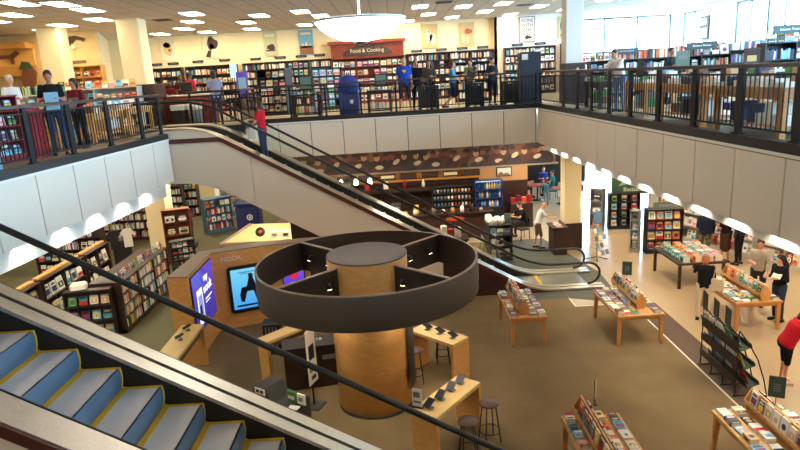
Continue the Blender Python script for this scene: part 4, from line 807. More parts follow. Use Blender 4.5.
    if not bald:
        h=MB(); h.M=S; h.ell(hm@Vector((0,.018,.03)),(.082,.092,.092),hair,14,10,HR)
        if hairstyle=='long': h.caps(hm@Vector((0,.055,.0)),hm@Vector((0,.08,-.28)),.085,.075,hair,12); [h.caps(hm@Vector((q*.07,.0,.02)),hm@Vector((q*.085,.01,-.2)),.03,.025,hair,8) for q in (-1,1)]
        elif hairstyle=='mid': h.caps(hm@Vector((0,.045,.02)),hm@Vector((0,.05,-.09)),.088,.075,hair,12); [h.caps(hm@Vector((q*.068,-.005,.03)),hm@Vector((q*.075,.005,-.08)),.03,.025,hair,8) for q in (-1,1)]
        o=obj('hair',h,t,True); remesh(o,.014*s,3)
    if facef:
        for q in (-1,1): e=MB(); e.M=S; e.ell(hm@Vector((q*.03,-.082,.012)),(.012,.008,.007),eyem,8,6,HR); obj('eye',e,t,True)
        e=MB(); e.M=S; e.ell(hm@Vector((0,-.094,-.058)),(.022,.008,.006),lip,8,6,HR); obj('mouth',e,t,True)
    X=_m(t)@S
    return t,[X@e for e in ends],X
hb=mat('hair_black',(26,20,20),.6); hbr=mat('hair_brown',(62,38,28),.6); hbl=mat('hair_blonde_red',(178,106,68),.6); hgr=mat('hair_white',(196,190,186),.7); hrd=mat('hair_auburn',(120,48,30),.6)
C=clothm
blk=C('black',(26,26,30)); nvy=C('navy',(30,36,60)); red=C('red',(190,28,44)); wht=C('white',(222,220,216)); crm=C('cream',(206,190,160)); jean=C('jeans',(48,62,92)); gry=C('grey',(140,136,132)); mar=C('maroon',(110,24,38)); kha=C('khaki',(120,98,70)); blu=C('blue',(36,70,170)); sky=C('sky',(90,160,200)); char=C('charcoal',(52,52,58)); camo=C('camo',(70,62,48),(120,110,80)); brn=C('brown',(70,46,36)); teal=C('teal',(40,150,160))
# on the escalator
x=-3.72; z=2.24+.577*2.0-.09-.2308*round((x+.2+2.0-.4)/.4) if False else None
k=-4; xs_=-2.0+.4*k-.2; zs_=2.24+.577*2.0-.19-.2308*k
person('woman in a red top and jeans standing on the long escalator',(xs_+.10,17.45,zs_+.007),-105,1.64,red,jean,hbr,hairstyle='mid',al='low',ar='reach',sleeve='short',facef=True,nod=5)
solo('hand_bag',MB().prism([(-.11,-.14),(.11,-.14),(.1,.1),(-.1,.1)],-.04,.04,mat('white_cloth',(224,216,204),.9),'y').tube([(-.08,0,.1),(0,0,.24),(.08,0,.1)],.01,mat('white_cloth'),6),'small white bag held by the woman in red on the escalator','bag',(xs_-.14,17.15,zs_+.78),.1)
# lower floor
p,e,X=person('woman with short reddish blonde hair, black off-shoulder top and white trousers, seen from behind',(7.27,14.05,0),152,1.66,blk,C('offwhite',(226,212,188)),hbl,al='reach',ar='down',sleeve='mid',vox=.009,hairstyle='mid',lean=8,nod=12)
b=MB(); b.M=X; 
b.lathe([(.02,-.18),(.13,-.17),(.15,-.05),(.12,.08),(.02,.1)],(-.02,0,0),crm,16); 
tb=solo('tote_bag',MB().prism([(-.13,-.17),(.13,-.17),(.14,.08),(.1,.12),(-.1,.12),(-.14,.08)],-.05,.05,crm,'y').tube([(-.1,0,.11),(-.06,0,.36),(0,0,.46),(.06,0,.36),(.1,0,.11)],.012,crm,6),'cream shoulder bag hanging on the back of the blonde woman in white trousers','bag',(7.49,13.86,.98),rad(150))
p,e,X=person('girl with long dark hair in a black jacket looking down at a book',(8.92,13.75,0),-75,1.66,blk,jean,hb,al='hold',ar='hold',sleeve='long',hairstyle='long',nod=28,facef=True,vox=.009,lean=4)
def open_book(label,at,rz,c):
    b=MB(); 
    for q in (-1,1): b.obox((q*.05,0,.01),(.10,.15,.015),paper,Euler((0,rad(-q*18),0))); b.obox((q*.05,0,-.004),(.105,.155,.006),c,Euler((0,rad(-q*18),0)))
    solo('open_book',b,label,'book',at,rot=(rad(35),0,rz))
m_=(e[0]+e[1])/2; open_book('open book held by the girl with long dark hair',(m_.x+.08,m_.y-.06,m_.z+.03),rad(-55),jean)
person('person in a pale grey jacket standing behind the girl with long hair',(9.0,14.75,0),-35,1.78,C('palegrey',(176,164,150)),char,hbr,al='low',ar='hold',sleeve='long',nod=20,facef=True,lean=6)
person('person in a red top and dark skirt cut by the right picture edge',(7.28,10.85,.0),75,1.6,red,blk,mat('hair_grey_dark',(70,70,64),.7),skin=skinl,al='low',ar='low',legs='knee',hairstyle='mid',shoe=C('pinkshoe',(220,190,180)),lean=26,vox=.009,girth=1.35,nod=20)
person('person in a navy jacket and camouflage shorts with back turned, left of the standing trio',(9.48,18.45,0),175,1.78,nvy,camo,hb,al='hold',ar='down',sleeve='long',legs='knee',girth=1.15)
person('person in a black top with brown skirt in the middle of the standing trio',(10.02,18.25,0),190,1.7,blk,brn,hb,skin=skinm,legs='skirt',al='hold',ar='hold',sleeve='short',hairstyle='long')
person('person in dark jacket and black trousers on the right of the standing trio',(10.3,18.0,0),215,1.78,C('slate',(44,50,62)),blk,hb,al='down',ar='down',sleeve='long',girth=1.1)
person('bald man in white t-shirt and khaki shorts leaning at the dark side counter',(4.84,21.0,.008),85,1.68,wht,kha,hb,al='reach',ar='reach',legs='knee',bald=True,lean=18,pose='step',nod=15,girth=1.1)
t_,e_,X_=person('man in a black t-shirt sitting with his side turned at the cafe counter',(4.62,22.3,0),-70,1.8,blk,char,hbr,pose='sit',al='forward',ar='forward',lean=14,nod=20,girth=1.2)
def chair(label,x,y,rz,m=black,h=.42,group=None):
    t=thing('cafe_chair',label,'chair',(x,y,.004),rz,group); b=MB(); b.bev((-.2,-.2,h-.04),(.2,.2,h),m,.015); obj('seat',b,t,True); b=MB(); b.bev((-.2,.17,h+.12),(.2,.2,h+.42),m,.01); obj('backrest',b,t,True)
    for q in (-1,1):
        b=MB(); b.tube([(q*.18,-.18,0),(q*.18,-.17,h-.02)],.014,black,6); obj('leg',b,t,True); b=MB(); b.tube([(q*.18,.2,0),(q*.18,.17,h),(q*.18,.2,h+.4)],.014,black,6); obj('leg',b,t,True)
chair('black chair under the man in the black t-shirt',4.57,22.3,rad(-70))
for lab,x,y,f,kw in (('seated person in grey with white hair at the far cafe table',5.95,29.0,80,dict(shirt=gry,pants=char,hair=hgr,pose='sit',al='forward',ar='forward')),
  ('person in bright blue sitting behind the far cafe table',7.3,30.4,0,dict(shirt=blu,pants=char,hair=hb,al='hold',ar='hold',pose='sit')),
  ('person in turquoise at the far cafe table',7.45,29.2,-90,dict(shirt=teal,pants=jean,hair=hb,pose='sit',al='forward',ar='down')),):
    person(lab,(x,y,.004),f,1.7,**kw)
person('small child in pale blue standing before the far cafe table',(6.85,28.0,.004),170,1.15,sky,C('paleblue',(150,180,200)),hb,al='up',ar='down',sleeve='long')
# upper floor
U=5.0
person('man in a black shirt reading behind the left railing',(-7.15,13.3,U),25,1.76,blk,jean,hb,skin=skinm,al='hold',ar='hold',sleeve='short',nod=32,facef=True)
solo('held_folder',MB().box((-.13,-.015,-.18),(.13,.015,.18),mat('ice_blue_card',(130,180,210),.5)),'pale blue book held by the man in black behind the left railing','book',(-6.98,12.98,6.13),rot=(rad(-15),0,rad(30)))
person('woman with dark hair in a maroon top reading behind the left railing',(-7.3,14.6,U),-15,1.6,mar,blk,hb,skin=skinm,al='hold',ar='hold',sleeve='long',nod=28,facef=True,hairstyle='mid')
solo('held_book',MB().box((-.12,-.015,-.16),(.12,.015,.16),mat('grey_cover',(96,84,90),.5)),'grey book held by the woman in maroon','book',(-7.25,14.28,6.02),rot=(rad(-30),0,rad(-15)))
person('white-haired man in a white shirt behind the red book display on the left',(-9.1,15.2,U),70,1.78,wht,char,hgr,al='hold',ar='hold',nod=15,yaw=0,sleeve='short')
for lab,x,y,f,h,kw in (
 ('person in dark maroon seated behind the pale service counter',-8.45,24.2,10,1.5,dict(shirt=mar,pants=blk,hair=hb,skin=skind,al='hold',ar='hold')),
 ('person in dark brown standing behind the pale service counter',-7.95,24.0,20,1.72,dict(shirt=brn,pants=blk,hair=hb,skin=skind,al='hold',ar='hold')),
 ('person in a red shirt standing at the pale service counter with back turned',-7.35,23.2,150,1.78,dict(shirt=red,pants=blk,hair=hb,skin=skind,al='hold',ar='hold')),
 ('person with bushy dark hair and grey-lilac top near the escalator head',-5.75,20.6,200,1.74,dict(shirt=C('lilac',(150,146,170)),pants=jean,hair=hb,skin=skind,al='hold',ar='down',hairstyle='mid')),
 ('man in a blue t-shirt with a gold emblem and grey shorts behind the far railing',.42,21.0,5,1.82,dict(shirt=blu,pants=char,hair=hbr,legs='knee',facef=True,pose='wide',girth=1.08)),
 ('person in black standing just behind the man in the blue t-shirt',.85,21.9,10,1.74,dict(shirt=blk,pants=blk,hair=hb,skin=skinm)),
 ('woman with long dark hair in brown and black behind the far railing',1.30,21.8,-10,1.68,dict(shirt=C('taupe',(92,76,70)),pants=blk,hair=hb,hairstyle='long',skin=skinm,al='hold',ar='down',facef=True)),
 ('red-haired girl in a blue dress walking behind the far railing',2.05,21.3,80,1.6,dict(shirt=sky,pants=jean,hair=hrd,pose='walk',al='back',ar='low',legs='short',hairstyle='mid')),
 ('woman with long dark hair in a patterned top bending behind the far railing',2.78,21.95,-20,1.66,dict(shirt=camo,pants=char,hair=hb,hairstyle='long',al='low',ar='low',lean=14,nod=20)),
 ('person in dark clothes reading behind the far railing, right part',3.55,22.3,20,1.66,dict(shirt=char,pants=blk,hair=hb,al='hold',ar='hold',nod=20)),
 ('man in a white shirt and jeans bending over a table behind the right railing',5.85,16.15,-60,1.62,dict(shirt=wht,pants=C('palejeans',(110,140,180)),hair=hbr,al='reach',ar='reach',lean=20,nod=25,sleeve='mid')),
 ('person in a dark jacket before the low bookcases on the upper right',7.9,17.85,15,1.56,dict(shirt=C('darkgreen',(34,44,46)),pants=blk,hair=hb,skin=skinm,al='hold',ar='hold',sleeve='long',facef=True,nod=10))):
    p,e,X=person(lab,(x,y,U),f,h,**kw)
    if 'emblem' in lab:
        b=MB(); b.M=Matrix.Scale(h/1.7,4); b.prism([(-.07,1.30),(.07,1.30),(.045,1.26),(0,1.20),(-.045,1.26)],-.150,-.134,mat('gold_print',(226,170,40),.6),'y'); obj('emblem',b,p,True)
# ------------------------------------------------------------------ upper floor
# wall bookcases
FX=['tan','cream','brown','grey','maroon','navy','white','black','tan','cream','teal','grey']
for lab,x0,x1,y,n in (('below the sketched head poster',-12.1,-10.05,30.6,5),('between the cream column and the wall step',-9.85,-7.4,30.6,5),('under the two tall posters, left of the red-brown bookcase',-7.1,-2.85,30.6,6),('right of the red-brown bookcase',.75,5.0,30.6,6),('under the book-title poster',5.42,7.85,30.2,6)):
    bookcase('dark upper wall bookcase '+lab,(x0,y,U),0,x1-x0,2.2,.38,n,espresso,'mix',max(1,round((x1-x0)/1.0)),wr=(.035,.065),tint=FX,step=.2)
bookcase('narrow dark wall bookcase beside the upper right column',(8.15,30.2,U),0,.8,2.25,.38,6,espresso,'mix',1,tint=FX)
# red-brown feature bookcase
t,X=bookcase('red-brown food and cooking bookcase with an arched sign panel',(-2.8,30.35,U),0,3.45,2.15,.6,5,redwood,'face',3,crown=0,step=.24,tint=['white','cream','white','pink','tan'])
b=MB(); b.box((-.0,.1,2.15),(3.45,.6,2.8),redwood); obj('sign_panel',b,t,True); b=MB(); b.box((-.12,-.06,2.8),(3.57,.6,2.93),redwood); obj('cornice',b,t,True)
n=20; arc=[(.55+2.35*k/n,2.32+.42*math.sin(PI*k/n)**.6) for k in range(n+1)]
b=MB(); b.prism([(.55,2.24)]+arc+[(2.9,2.24)],.06,.1,mat('sign_dark_mosaic',(60,48,40),.6,var=.5,scale=9),'y'); o=obj('arched_sign',b,t,True); PM[o.name]=_m(t)
text_obj('lettering','Food & Cooking',.24,mat('pale_sign_letter',(222,206,170),.5),o,(1.72,.05,2.46),(PI/2,0,0),.004)
# category signs along the wall
for k,(px,z) in enumerate(((-11.3,7.62),(-10.5,7.62),(-9.3,7.65),(-8.0,7.65),(-6.5,7.62),(-5.3,7.62),(-4.3,7.62),(-3.4,7.62),(1.3,7.55),(2.5,7.55),(3.5,7.55),(4.5,7.55),(6.1,7.55),(7.2,7.55),(8.5,7.55))):
    cat_sign('small black category sign above the wall bookcases, %s from the left end'%ORD[k] if k<16 else '',(px,30.97 if px<5 else 30.57,z-.23),0,.52,.11,black,None,'small black category signs on the back wall')
# posters
def poster(label,x0,x1,z0,z1,bg,shapes,y=30.97,fr=None):
    t=thing('poster',label,'poster',((x0+x1)/2,y,z0)); b=MB(); b.box((x0,y-.03,z0),(x1,y,z1),fr or bg); obj('frame',b,t)
    b=MB(); b.box((x0+.03,y-.036,z0+.03),(x1-.03,y-.03,z1-.03),bg); w=x1-x0; h=z1-z0
    for m,poly in shapes: b.prism([(x0+u*w,z0+v*h) for u,v in poly],y-.042,y-.036,m,'y')
    p=obj('print',b,t); PM[p.name]=_m(t); return t,p
pc=mat('poster_cream',(226,214,180),.7); pdk=mat('poster_dark',(66,46,40),.7); pbl=mat('poster_blue',(120,170,186),.7); pbr=mat('poster_brown',(140,86,60),.7); pyl=mat('poster_tan',(206,176,120),.7); pgr=mat('poster_sage',(190,190,150),.7)
blob=lambda cx_,cz_,rx_,rz_,n=10,j=.15,sd=1:[(cx_+rx_*math.cos(2*PI*k/n)*(1+j*math.sin(sd*3.1*k)),cz_+rz_*math.sin(2*PI*k/n)*(1+j*math.cos(sd*2.3*k))) for k in range(n)]
poster('pale poster with a sketched head, left of the black figure poster',-11.0,-10.3,7.5,8.55,pc,[(pyl,blob(.5,.55,.3,.3)),(pdk,blob(.45,.72,.25,.12)),(pdk,blob(.6,.5,.08,.05))])
poster('cream poster with a black abstract figure on the upper back wall',-8.95,-8.2,7.55,8.6,pc,[(pdk,blob(.6,.62,.38,.3,12,.3,2)),(pc,blob(.55,.5,.15,.14)),(pdk,[(.1,.06),(.4,.02),(.5,.3),(.3,.35)])])
poster('pale sage poster with a dark antlered shape',-6.05,-5.4,7.48,8.6,pgr,[(pdk,[(.15,.2),(.85,.2),(.85,.26),(.15,.26)]),(pdk,blob(.5,.38,.3,.12,12,.4,3)),(pc,[(.15,.8),(.85,.8),(.85,.92),(.15,.92)])])
poster('blue and brown poster with pale pointed shapes',-4.35,-3.65,7.42,8.58,pbl,[(pbr,[(.05,.04),(.95,.04),(.95,.38),(.05,.38)]),(pc,[(.1,.3),(.25,.5),(.4,.3)]),(pc,[(.35,.3),(.52,.56),(.68,.3)]),(pc,[(.62,.3),(.78,.48),(.92,.3)]),(pc,[(.15,.82),(.85,.82),(.85,.92),(.15,.92)])])
poster('tan poster with sketched pale round shapes, right of the red-brown bookcase',1.6,2.35,7.42,8.52,pyl,[(pc,blob(.4,.5,.25,.3,12,.2,2)),(pc,blob(.65,.4,.2,.25,12,.2,3)),(pdk,blob(.4,.7,.06,.04)),(pdk,blob(.65,.5,.05,.03))])
poster('tan poster with a red cap shape and two pale strokes',3.4,4.1,7.4,8.5,pyl,[(mat('poster_red',(180,90,70),.7),blob(.6,.62,.3,.12,12,.2,2)),(pc,[(.2,.15),(.32,.15),(.34,.5),(.2,.5)]),(pc,[(.5,.15),(.62,.15),(.6,.45),(.5,.45)])])
tp,pp=poster('white framed poster reading gone with the wind above the right wall bookcase',6.2,6.95,7.42,8.58,paper,[(pdk,blob(.55,.18,.25,.07,12,.3,2))],30.57,pdk)
text_obj('lettering','GONE\nWITH\nTHE\nWIND',.21,pdk,pp,(.0,-.045,.66),(PI/2,0,0))
bpy.data.objects[pp.name].children[0].data.transform(Matrix.Scale(1,4)) if pp.children else None
poster('dark narrow poster beside the upper right column',8.05,8.55,7.45,8.5,pgr,[(pdk,blob(.5,.6,.35,.3,12,.2,2)),(pdk,blob(.5,.2,.3,.1))],30.57)
tt=thing('poster','dark book poster on the white wall between the right windows','poster',(15.17,30.9,7.0)); b=MB(); b.box((15.14,30.4,7.05),(15.18,31.35,8.15),pdk); obj('frame',b,tt); b=MB(); b.box((15.13,30.5,7.15),(15.14,31.25,7.6),pgr); b.box((15.13,30.6,7.75),(15.14,31.2,8.05),paper); obj('print',b,tt)
# children's corner at the left
b=MB(); kw=mat('mottled_yellow_wall',(228,206,150),.85,var=.12,scale=1.6); b.box((-20,25.9,U),(-11.7,26.1,ZC),kw); b.prism([(-11.8,26.1),(-11.7,26.1),(-13.5,31),(-13.6,31)],U,ZC,cream,'z'); struct('wall_children',b)
t=thing('story_arch','yellow-lit wooden arch with brown animal shapes at the far left','arch',(-16.4,25.4,U)); orn=mat('amber_lit_wood',(226,160,70),.5)  # amber lighting is put into the wood and frieze colours
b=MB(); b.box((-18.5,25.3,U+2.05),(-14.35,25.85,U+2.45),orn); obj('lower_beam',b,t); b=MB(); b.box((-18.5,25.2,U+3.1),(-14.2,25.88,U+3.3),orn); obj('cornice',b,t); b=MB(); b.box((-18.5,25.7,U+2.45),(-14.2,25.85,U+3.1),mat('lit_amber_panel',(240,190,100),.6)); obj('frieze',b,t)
for x in (-14.7,-17.9): b=MB(); b.box((x,25.4,U),(x+.35,25.85,U+2.05),orn); obj('post',b,t)
b=MB(); b.prism([(x_+.75,z_) for x_,z_ in ((-17.0,7.6),(-16.9,7.62),(-16.85,7.85),(-16.5,7.9),(-15.9,7.88),(-15.6,8.05),(-15.5,7.95),(-15.75,7.75),(-15.75,7.55),(-15.85,7.55),(-15.9,7.75),(-16.5,7.75),(-16.6,7.55),(-16.7,7.55),(-16.7,7.75))],25.62,25.7,pbr,'y'); obj('animal_shape',b,t)
b=MB(); b.prism([(-14.5,6.3),(-14.2,6.3),(-14.05,6.8),(-13.95,7.15),(-14.15,7.5),(-14.45,7.35),(-14.6,6.9)],25.2,25.28,pbr,'y'); b.prism([(-14.6,7.3),(-14.05,7.3),(-14.15,7.55),(-14.45,7.6)],25.18,25.2,mat('leaf_green',(70,96,52),.7),'y'); obj('figure_shape',b,t)
t=thing('wall_picture','green and brown bird shape painted board on the mottled yellow wall','wall picture',(-12.4,25.85,7.5)); b=MB(); b.prism([(-13.05+u,8.2+v) for u,v in ((-.05,-.35),(.12,-.32),(.3,-.1),(.32,.12),(.2,.25),(0,.2),(-.14,0),(-.16,-.2))],25.82,25.88,mat('leaf_green'),'y'); obj('body',b,t); b=MB(); b.prism([(-12.85,8.28),(-12.75,8.48),(-12.5,8.5),(-12.15,8.38),(-12.2,8.28),(-12.5,8.36),(-12.68,8.2)],25.82,25.88,pdk,'y'); b.prism([(-12.8,8.08),(-12.6,8.2),(-12.55,8.02),(-12.72,7.98)],25.80,25.82,pc,'y'); obj('beak',b,t)
bookcase('amber-lit wooden bookcase under the mottled yellow wall',(-13.05,25.3,U),0,1.6,2.3,.4,5,orn,'face',2,tint=['white','orange','red','tan','navy','black'],step=.24)
cat_sign('pale oval notice board beside the amber bookcase',(-13.5,25.1,6.9),0,.4,.62,pc,None); cat_sign('small dark sign over the amber bookcase',(-12.3,25.25,7.45),0,.7,.12,mat('sign_ochre',(120,104,50),.6),None)
bookcase('low white-topped bookcase of picture books behind the woman in maroon',(-10.9,20.2,U),0,2.8,1.35,.4,3,mat('grey_white_laminate',(190,186,176),.5),'face',2,tint=['white','sky','tan','red','black','grey'],step=.22,top=True)
bookcase('low white-topped bookcase of picture books left of the man in black',(-12.6,18.2,U),rad(10),2.4,1.25,.4,3,mat('grey_white_laminate'),'mix',2,tint=['white','sky','tan','green','black','yellow'],step=.22,top=True)
# red display with red shelves near the left edge
t,X=bookcase('red book display with steps, behind the left railing at the picture edge',(-7.75,10.9,U),rad(80),1.7,1.3,.5,4,mat('red_laminate',(150,26,32),.5),'face',2,tint=['black','red','navy','white'],step=.2,name='book_display',cat='display stand')
for k in range(4):
    solo('gift_book',MB().bev((-.2,-.14,0),(.2,.14,.05),[mat('red_laminate'),mat('orange_print',(190,80,40),.5,var=.4,scale=14)][k%2],.01),'red patterned gift book leaning on top of the red display, %s along'%ORD[k],'book',(-8.05,11.15+.36*k,U+1.41),rot=(rad(25),0,rad(60)),group='gift books on the red display')
solo('pink_box',MB().bev((-.25,-.15,0),(.25,.15,.14),mat('pink_board',(206,96,120),.5),.01),'pink flat box on the right end of the red display','box',(-7.6,13.0,U+.962),rad(75))
solo('display_plinth',MB().bev((-.25,-.25,0),(.25,.25,.96),mat('red_laminate'),.01),'red plinth under the pink flat box','plinth',(-7.6,13.0,U))
for k,(y,c) in enumerate(((10.25,'sky_card'),(10.75,'ice_blue_card'))): solo('blue_box',MB().bev((-.2,-.2,0),(.2,.2,.55-.15*k),MATS[c],.01).box((-.21,-.12,.1),(.21,.1,.3),paper),'blue and white boxed set behind the left railing, %s'%['nearest','beside the red display'][k],'box',(-7.15,y,U),.1)
# wooden tables with books, upper left
def wood_table(label,x0,x1,y0,y1,tops,h=.76,m=None,legm=None,rows=3):
    m=m or maple; t=thing('display_table',label,'table',((x0+x1)/2,(y0+y1)/2,U)); b=MB(); b.bev((x0,y0,U+h-.06),(x1,y1,U+h),m,.01); obj('table_top',b,t); b=MB(); b.box((x0+.06,y0+.06,U+h-.18),(x1-.06,y1-.06,U+h-.06),m); obj('apron',b,t)
    for x in (x0+.08,x1-.08):
        for y in (y0+.08,y1-.08): b=MB(); b.box((x-.045,y-.045,U),(x+.045,y+.045,U+h-.06),m); obj('leg',b,t)
    b=MB(); b.box((x0+.1,y0+.1,U+.16),(x1-.1,y1-.1,U+.19),m); obj('lower_shelf',b,t)
    n=int((y1-y0)/.2)
    for k in range(n):
        for j in range(rows):
            if R.random()<.12: continue
            w=R.uniform(.12,.17); y=y0+.12+k*.2; x=x0+.14+j*(x1-x0-.28)/max(1,rows-1); hh=R.uniform(.05,.16) if j!=1 else R.uniform(.18,.3)
            STUFF.box((x-.1,y-w/2,U+h+.001),(x+.1,y+w/2,U+h+hh),COVER,LP[R.choice(tops)])
    for k in range(int((y1-y0-.4)/.24)):
        if R.random()<.15: continue
        y=y0+.3+k*.24; STUFF.box((x0+.15,y-.1,U+.191),(x0+.5,y+.1,U+.191+R.uniform(.15,.34)),COVER,LP[R.choice(tops)])
wood_table('light wooden table with books behind the woman in maroon and the left railing',-8.6,-7.35,15.4,17.2,['tan','white','sky','brown','orange'])
wood_table('light wooden table with pale books left of the dark counter, behind the left railing',-8.8,-7.5,17.9,19.7,['sky','white','sky','white','tan'])
wood_table('light wooden table with brown boxes behind the man in black',-8.9,-7.9,12.9,14.9,['brown','tan','black','brown'])
# dark counter and pale service counter by the column
t=thing('service_counter','dark brown counter block in front of the second cream column','counter',(-8.6,21.0,U)); b=MB(); b.bev((-9.6,20.6,U+.95),(-7.7,21.6,U+1.42),espresso,.01); obj('upper_panel',b,t); b=MB(); b.box((-9.5,20.7,U),(-7.8,21.5,U+.95),espresso); obj('base',b,t)
t=thing('service_counter','pale topped wooden service counter near the escalator head','counter',(-7.4,22.4,U)); b=MB(); b.bev((-8.45,22.0,U+.95),(-6.2,22.8,U+1.0),mat('counter_stone',(206,196,176),.4),.01); obj('top',b,t); b=MB(); b.box((-8.4,22.05,U),(-6.3,22.7,U+.95),redwood); obj('front',b,t)
solo('counter_screen',MB().bev((-.2,-.05,.1),(.2,.0,.42),black,.01).cyl((0,0,0),(0,0,.12),.03,black).bev((-.1,-.1,0),(.1,.1,.015),black,.004),'black screen on the pale service counter','monitor',(-7.2,22.3,U+1.0))
solo('litter_bin',MB().lathe([(0,0),(.2,0),(.24,.62),(.0,.62)],(0,0,0),gr,20).lathe([(.21,.5),(.245,.5),(.25,.7),(.22,.7)],(0,0,0),paper,20),'grey waste bin with a white liner before the pale service counter','bin',(-6.8,21.6,U))
solo('litter_bin',MB().bev((-.22,-.2,0),(.22,.2,.66),blackb,.02).bev((-.23,-.21,.5),(.23,.21,.68),paper,.02),'black bin with a white liner left of the grey waste bin','bin',(-7.35,21.6,U))
# fixtures behind the far railing
def low_table(label,x0,x1,y0,h,m,slat=False,books=True):
    t=thing('display_table',label,'table',((x0+x1)/2,y0+.3,U)); b=MB(); b.bev((x0,y0,U+h-.05),(x1,y0+.6,U+h),m,.01); obj('table_top',b,t)
    for x in (x0+.05,x1-.05):
        for y in (y0+.05,y0+.55): b=MB(); b.box((x-.04,y-.04,U),(x+.04,y+.04,U+h-.05),m); obj('leg',b,t)
    b=MB(); b.box((x0+.08,y0+.1,U+.12),(x1-.08,y0+.5,U+.16),m); obj('lower_shelf',b,t)
    if slat: b=MB(); [b.box((x0+.05+(x1-x0-.14)*k/6,y0+.02,U+.16),(x0+.09+(x1-x0-.14)*k/6,y0+.05,U+h-.05),m) for k in range(7)]; b.box((x0+.05,y0+.1,U+.16),(x1-.05,y0+.5,U+h-.1),m); obj('slat_front',b,t)
    if books:
        x=x0+.12
        while x<x1-.15: w=R.uniform(.1,.16); STUFF.box((x,y0+.15,U+.161),(x+w,y0+.3,U+.161+R.uniform(.2,.28)),COVER,LP[pick()]); STUFF.box((x,y0+.12,U+h+.002),(x+w,y0+.34,U+h+R.uniform(.03,.1)),COVER,LP[pick()]); x+=w+.02
low_table('black display table behind the far railing, left of the navy bin',-3.35,-2.4,20.75,.8,black)
low_table('black display table left of the man in the blue t-shirt',-.85,-.02,20.75,.8,black,False,True)
low_table('black slatted display crate before the woman in brown and black',.85,1.55,20.85,.85,black,True,False)
low_table('black slatted display crate before the woman in a patterned top',2.45,3.05,20.8,.85,black,True,False)
low_table('black slatted display crate left of the tall dark cabinet',3.7,4.24,20.9,.85,black,True,False)
solo('table_card',MB().box((-.2,-.01,0),(.2,.01,.42),greenboard).box((-.17,-.014,.04),(.17,-.01,.38),mat('sage_card',(96,120,104),.6)),'grey-green sign card on the black table left of the man in blue','sign',(-.35,20.95,U+.9))
solo('table_card',MB().box((-.22,-.01,0),(.22,.01,.5),greenboard).box((-.18,-.014,.05),(.18,-.01,.45),MATS['sage_card']),'grey-green sign card above the left black table','sign',(-2.85,21.0,U+.9))
t=thing('bin','navy blue bin with a blue bag and white emblem behind the far railing','bin',(-1.45,21.0,U)); b=MB(); b.bev((-1.78,20.75,U),(-1.12,21.3,U+.78),navy,.05); obj('body',b,t); b=MB(); b.ell((-1.45,21.05,U+.95),(.36,.25,.42),mat('blue_bag',(30,56,136),.7),16,10); obj('bag',b,t); b=MB(); b.box((-1.42,20.74,U+.42),(-1.3,20.75,U+.54),paper); obj('emblem',b,t)
bookcase('tall dark slanted book tower left of the far railing middle',(-5.2,24.6,U),rad(-25),1.3,1.75,.5,5,black,'face',1,tint=['black','cream','grey','brown','white'],step=.3)
bookcase('tall dark book tower behind the left black table',(-3.2,25.6,U),rad(25),1.3,1.7,.5,5,black,'face',1,tint=['black','sky','grey','brown','white'],step=.3)
bookcase('dark book gondola right of the red-haired girl',(2.6,26.0,U),rad(-10),1.5,1.6,.5,4,black,'mix',1)
t=thing('cabinet','tall dark navy cabinet block at the corner of the far and right railings','cabinet',(4.85,21.6,U)); b=MB(); b.bev((4.35,21.3,U),(5.05,21.9,U+1.75),mat('dark_navy_laminate',(32,40,58),.5),.02); obj('body',b,t); b=MB(); b.bev((4.3,21.25,U+1.35),(5.1,21.95,U+1.45),MATS['dark_navy_laminate'],.02); obj('ledge',b,t); b=MB(); b.box((4.4,21.29,U+1.5),(4.6,21.3,U+1.68),paper); obj('notice',b,t)
t=thing('display_table','dark table carrying a purple advert board near the escalator head','table',(-5.2,22.8,U)); b=MB(); b.bev((-6.05,22.9,U+.72),(-4.9,23.7,U+.78),blackb,.01); obj('table_top',b,t)
for x in (-5.95,-5.0):
    for y in (23.0,23.6): b=MB(); b.box((x-.04,y-.04,U),(x+.04,y+.04,U+.72),blackb); obj('leg',b,t)
solo('screen_totem',MB().bev((-.2,-.04,0),(.2,.04,.9),mat('purple_board',(96,74,180),.5),.01).box((-.14,-.045,.3),(.14,-.04,.7),MATS['ice_blue_card']),'purple and pale blue advert board on the dark table near the escalator head','sign',(-5.45,23.2,U+.78))
solo('screen_totem',MB().bev((-.12,-.03,0),(.12,.03,.5),mat('pale_screen',(170,220,240),.3,emit=.5),.01).cyl((0,0,-.7),(0,0,0),.02,black),'small pale lit screen on a stem beside the purple advert board','screen',(-5.75,23.3,U+1.48))
# right side: wooden tables behind the railing with books, bookcases with signs behind
wood_table('wooden display table behind the right railing, nearest the picture edge',5.55,6.75,8.9,10.9,['white','cream','green','tan','white','navy'],.76,oak)
wood_table('wooden display table behind the right railing, second from the picture edge',5.6,6.8,11.3,13.3,['black','navy','white','tan','brown'],.76,oak)
wood_table('small wooden table of green and white boxes beside the man in white',5.7,6.5,14.2,15.5,['white','green','grey','sky'],.76,oak,rows=2)
wood_table('dark-legged table between the column and the man in white behind the right railing',5.65,6.5,17.2,18.6,['brown','white','green'],.76,espresso,rows=2)
for k in range(5): solo('stacked_box',MB().bev((-.22,-.16,0),(.22,.16,.3),[navy,mat('blue_bag'),MATS['green_card'],mat('red_laminate'),navy][k],.01),'%s box on the floor behind the right railing, %s from the picture edge'%(['navy','blue','green','red','navy'][k],ORD[k]),'box',(7.15,8.6+1.15*k,U),.1*k,'boxes on the floor behind the right railing')
R2=['white','navy','brown','red','cream','grey','black','sky','orange']
def scifi(label,x,y,w,n,h=1.75,txt=None,rz=0,hm=.3):
    bookcase(label,(x,y,U),rad(rz),w,h,.45,n,blackb,'mix',max(1,round(w/1.0)),tint=R2,step=.2,wr=(.03,.06),top=True,hm=hm)
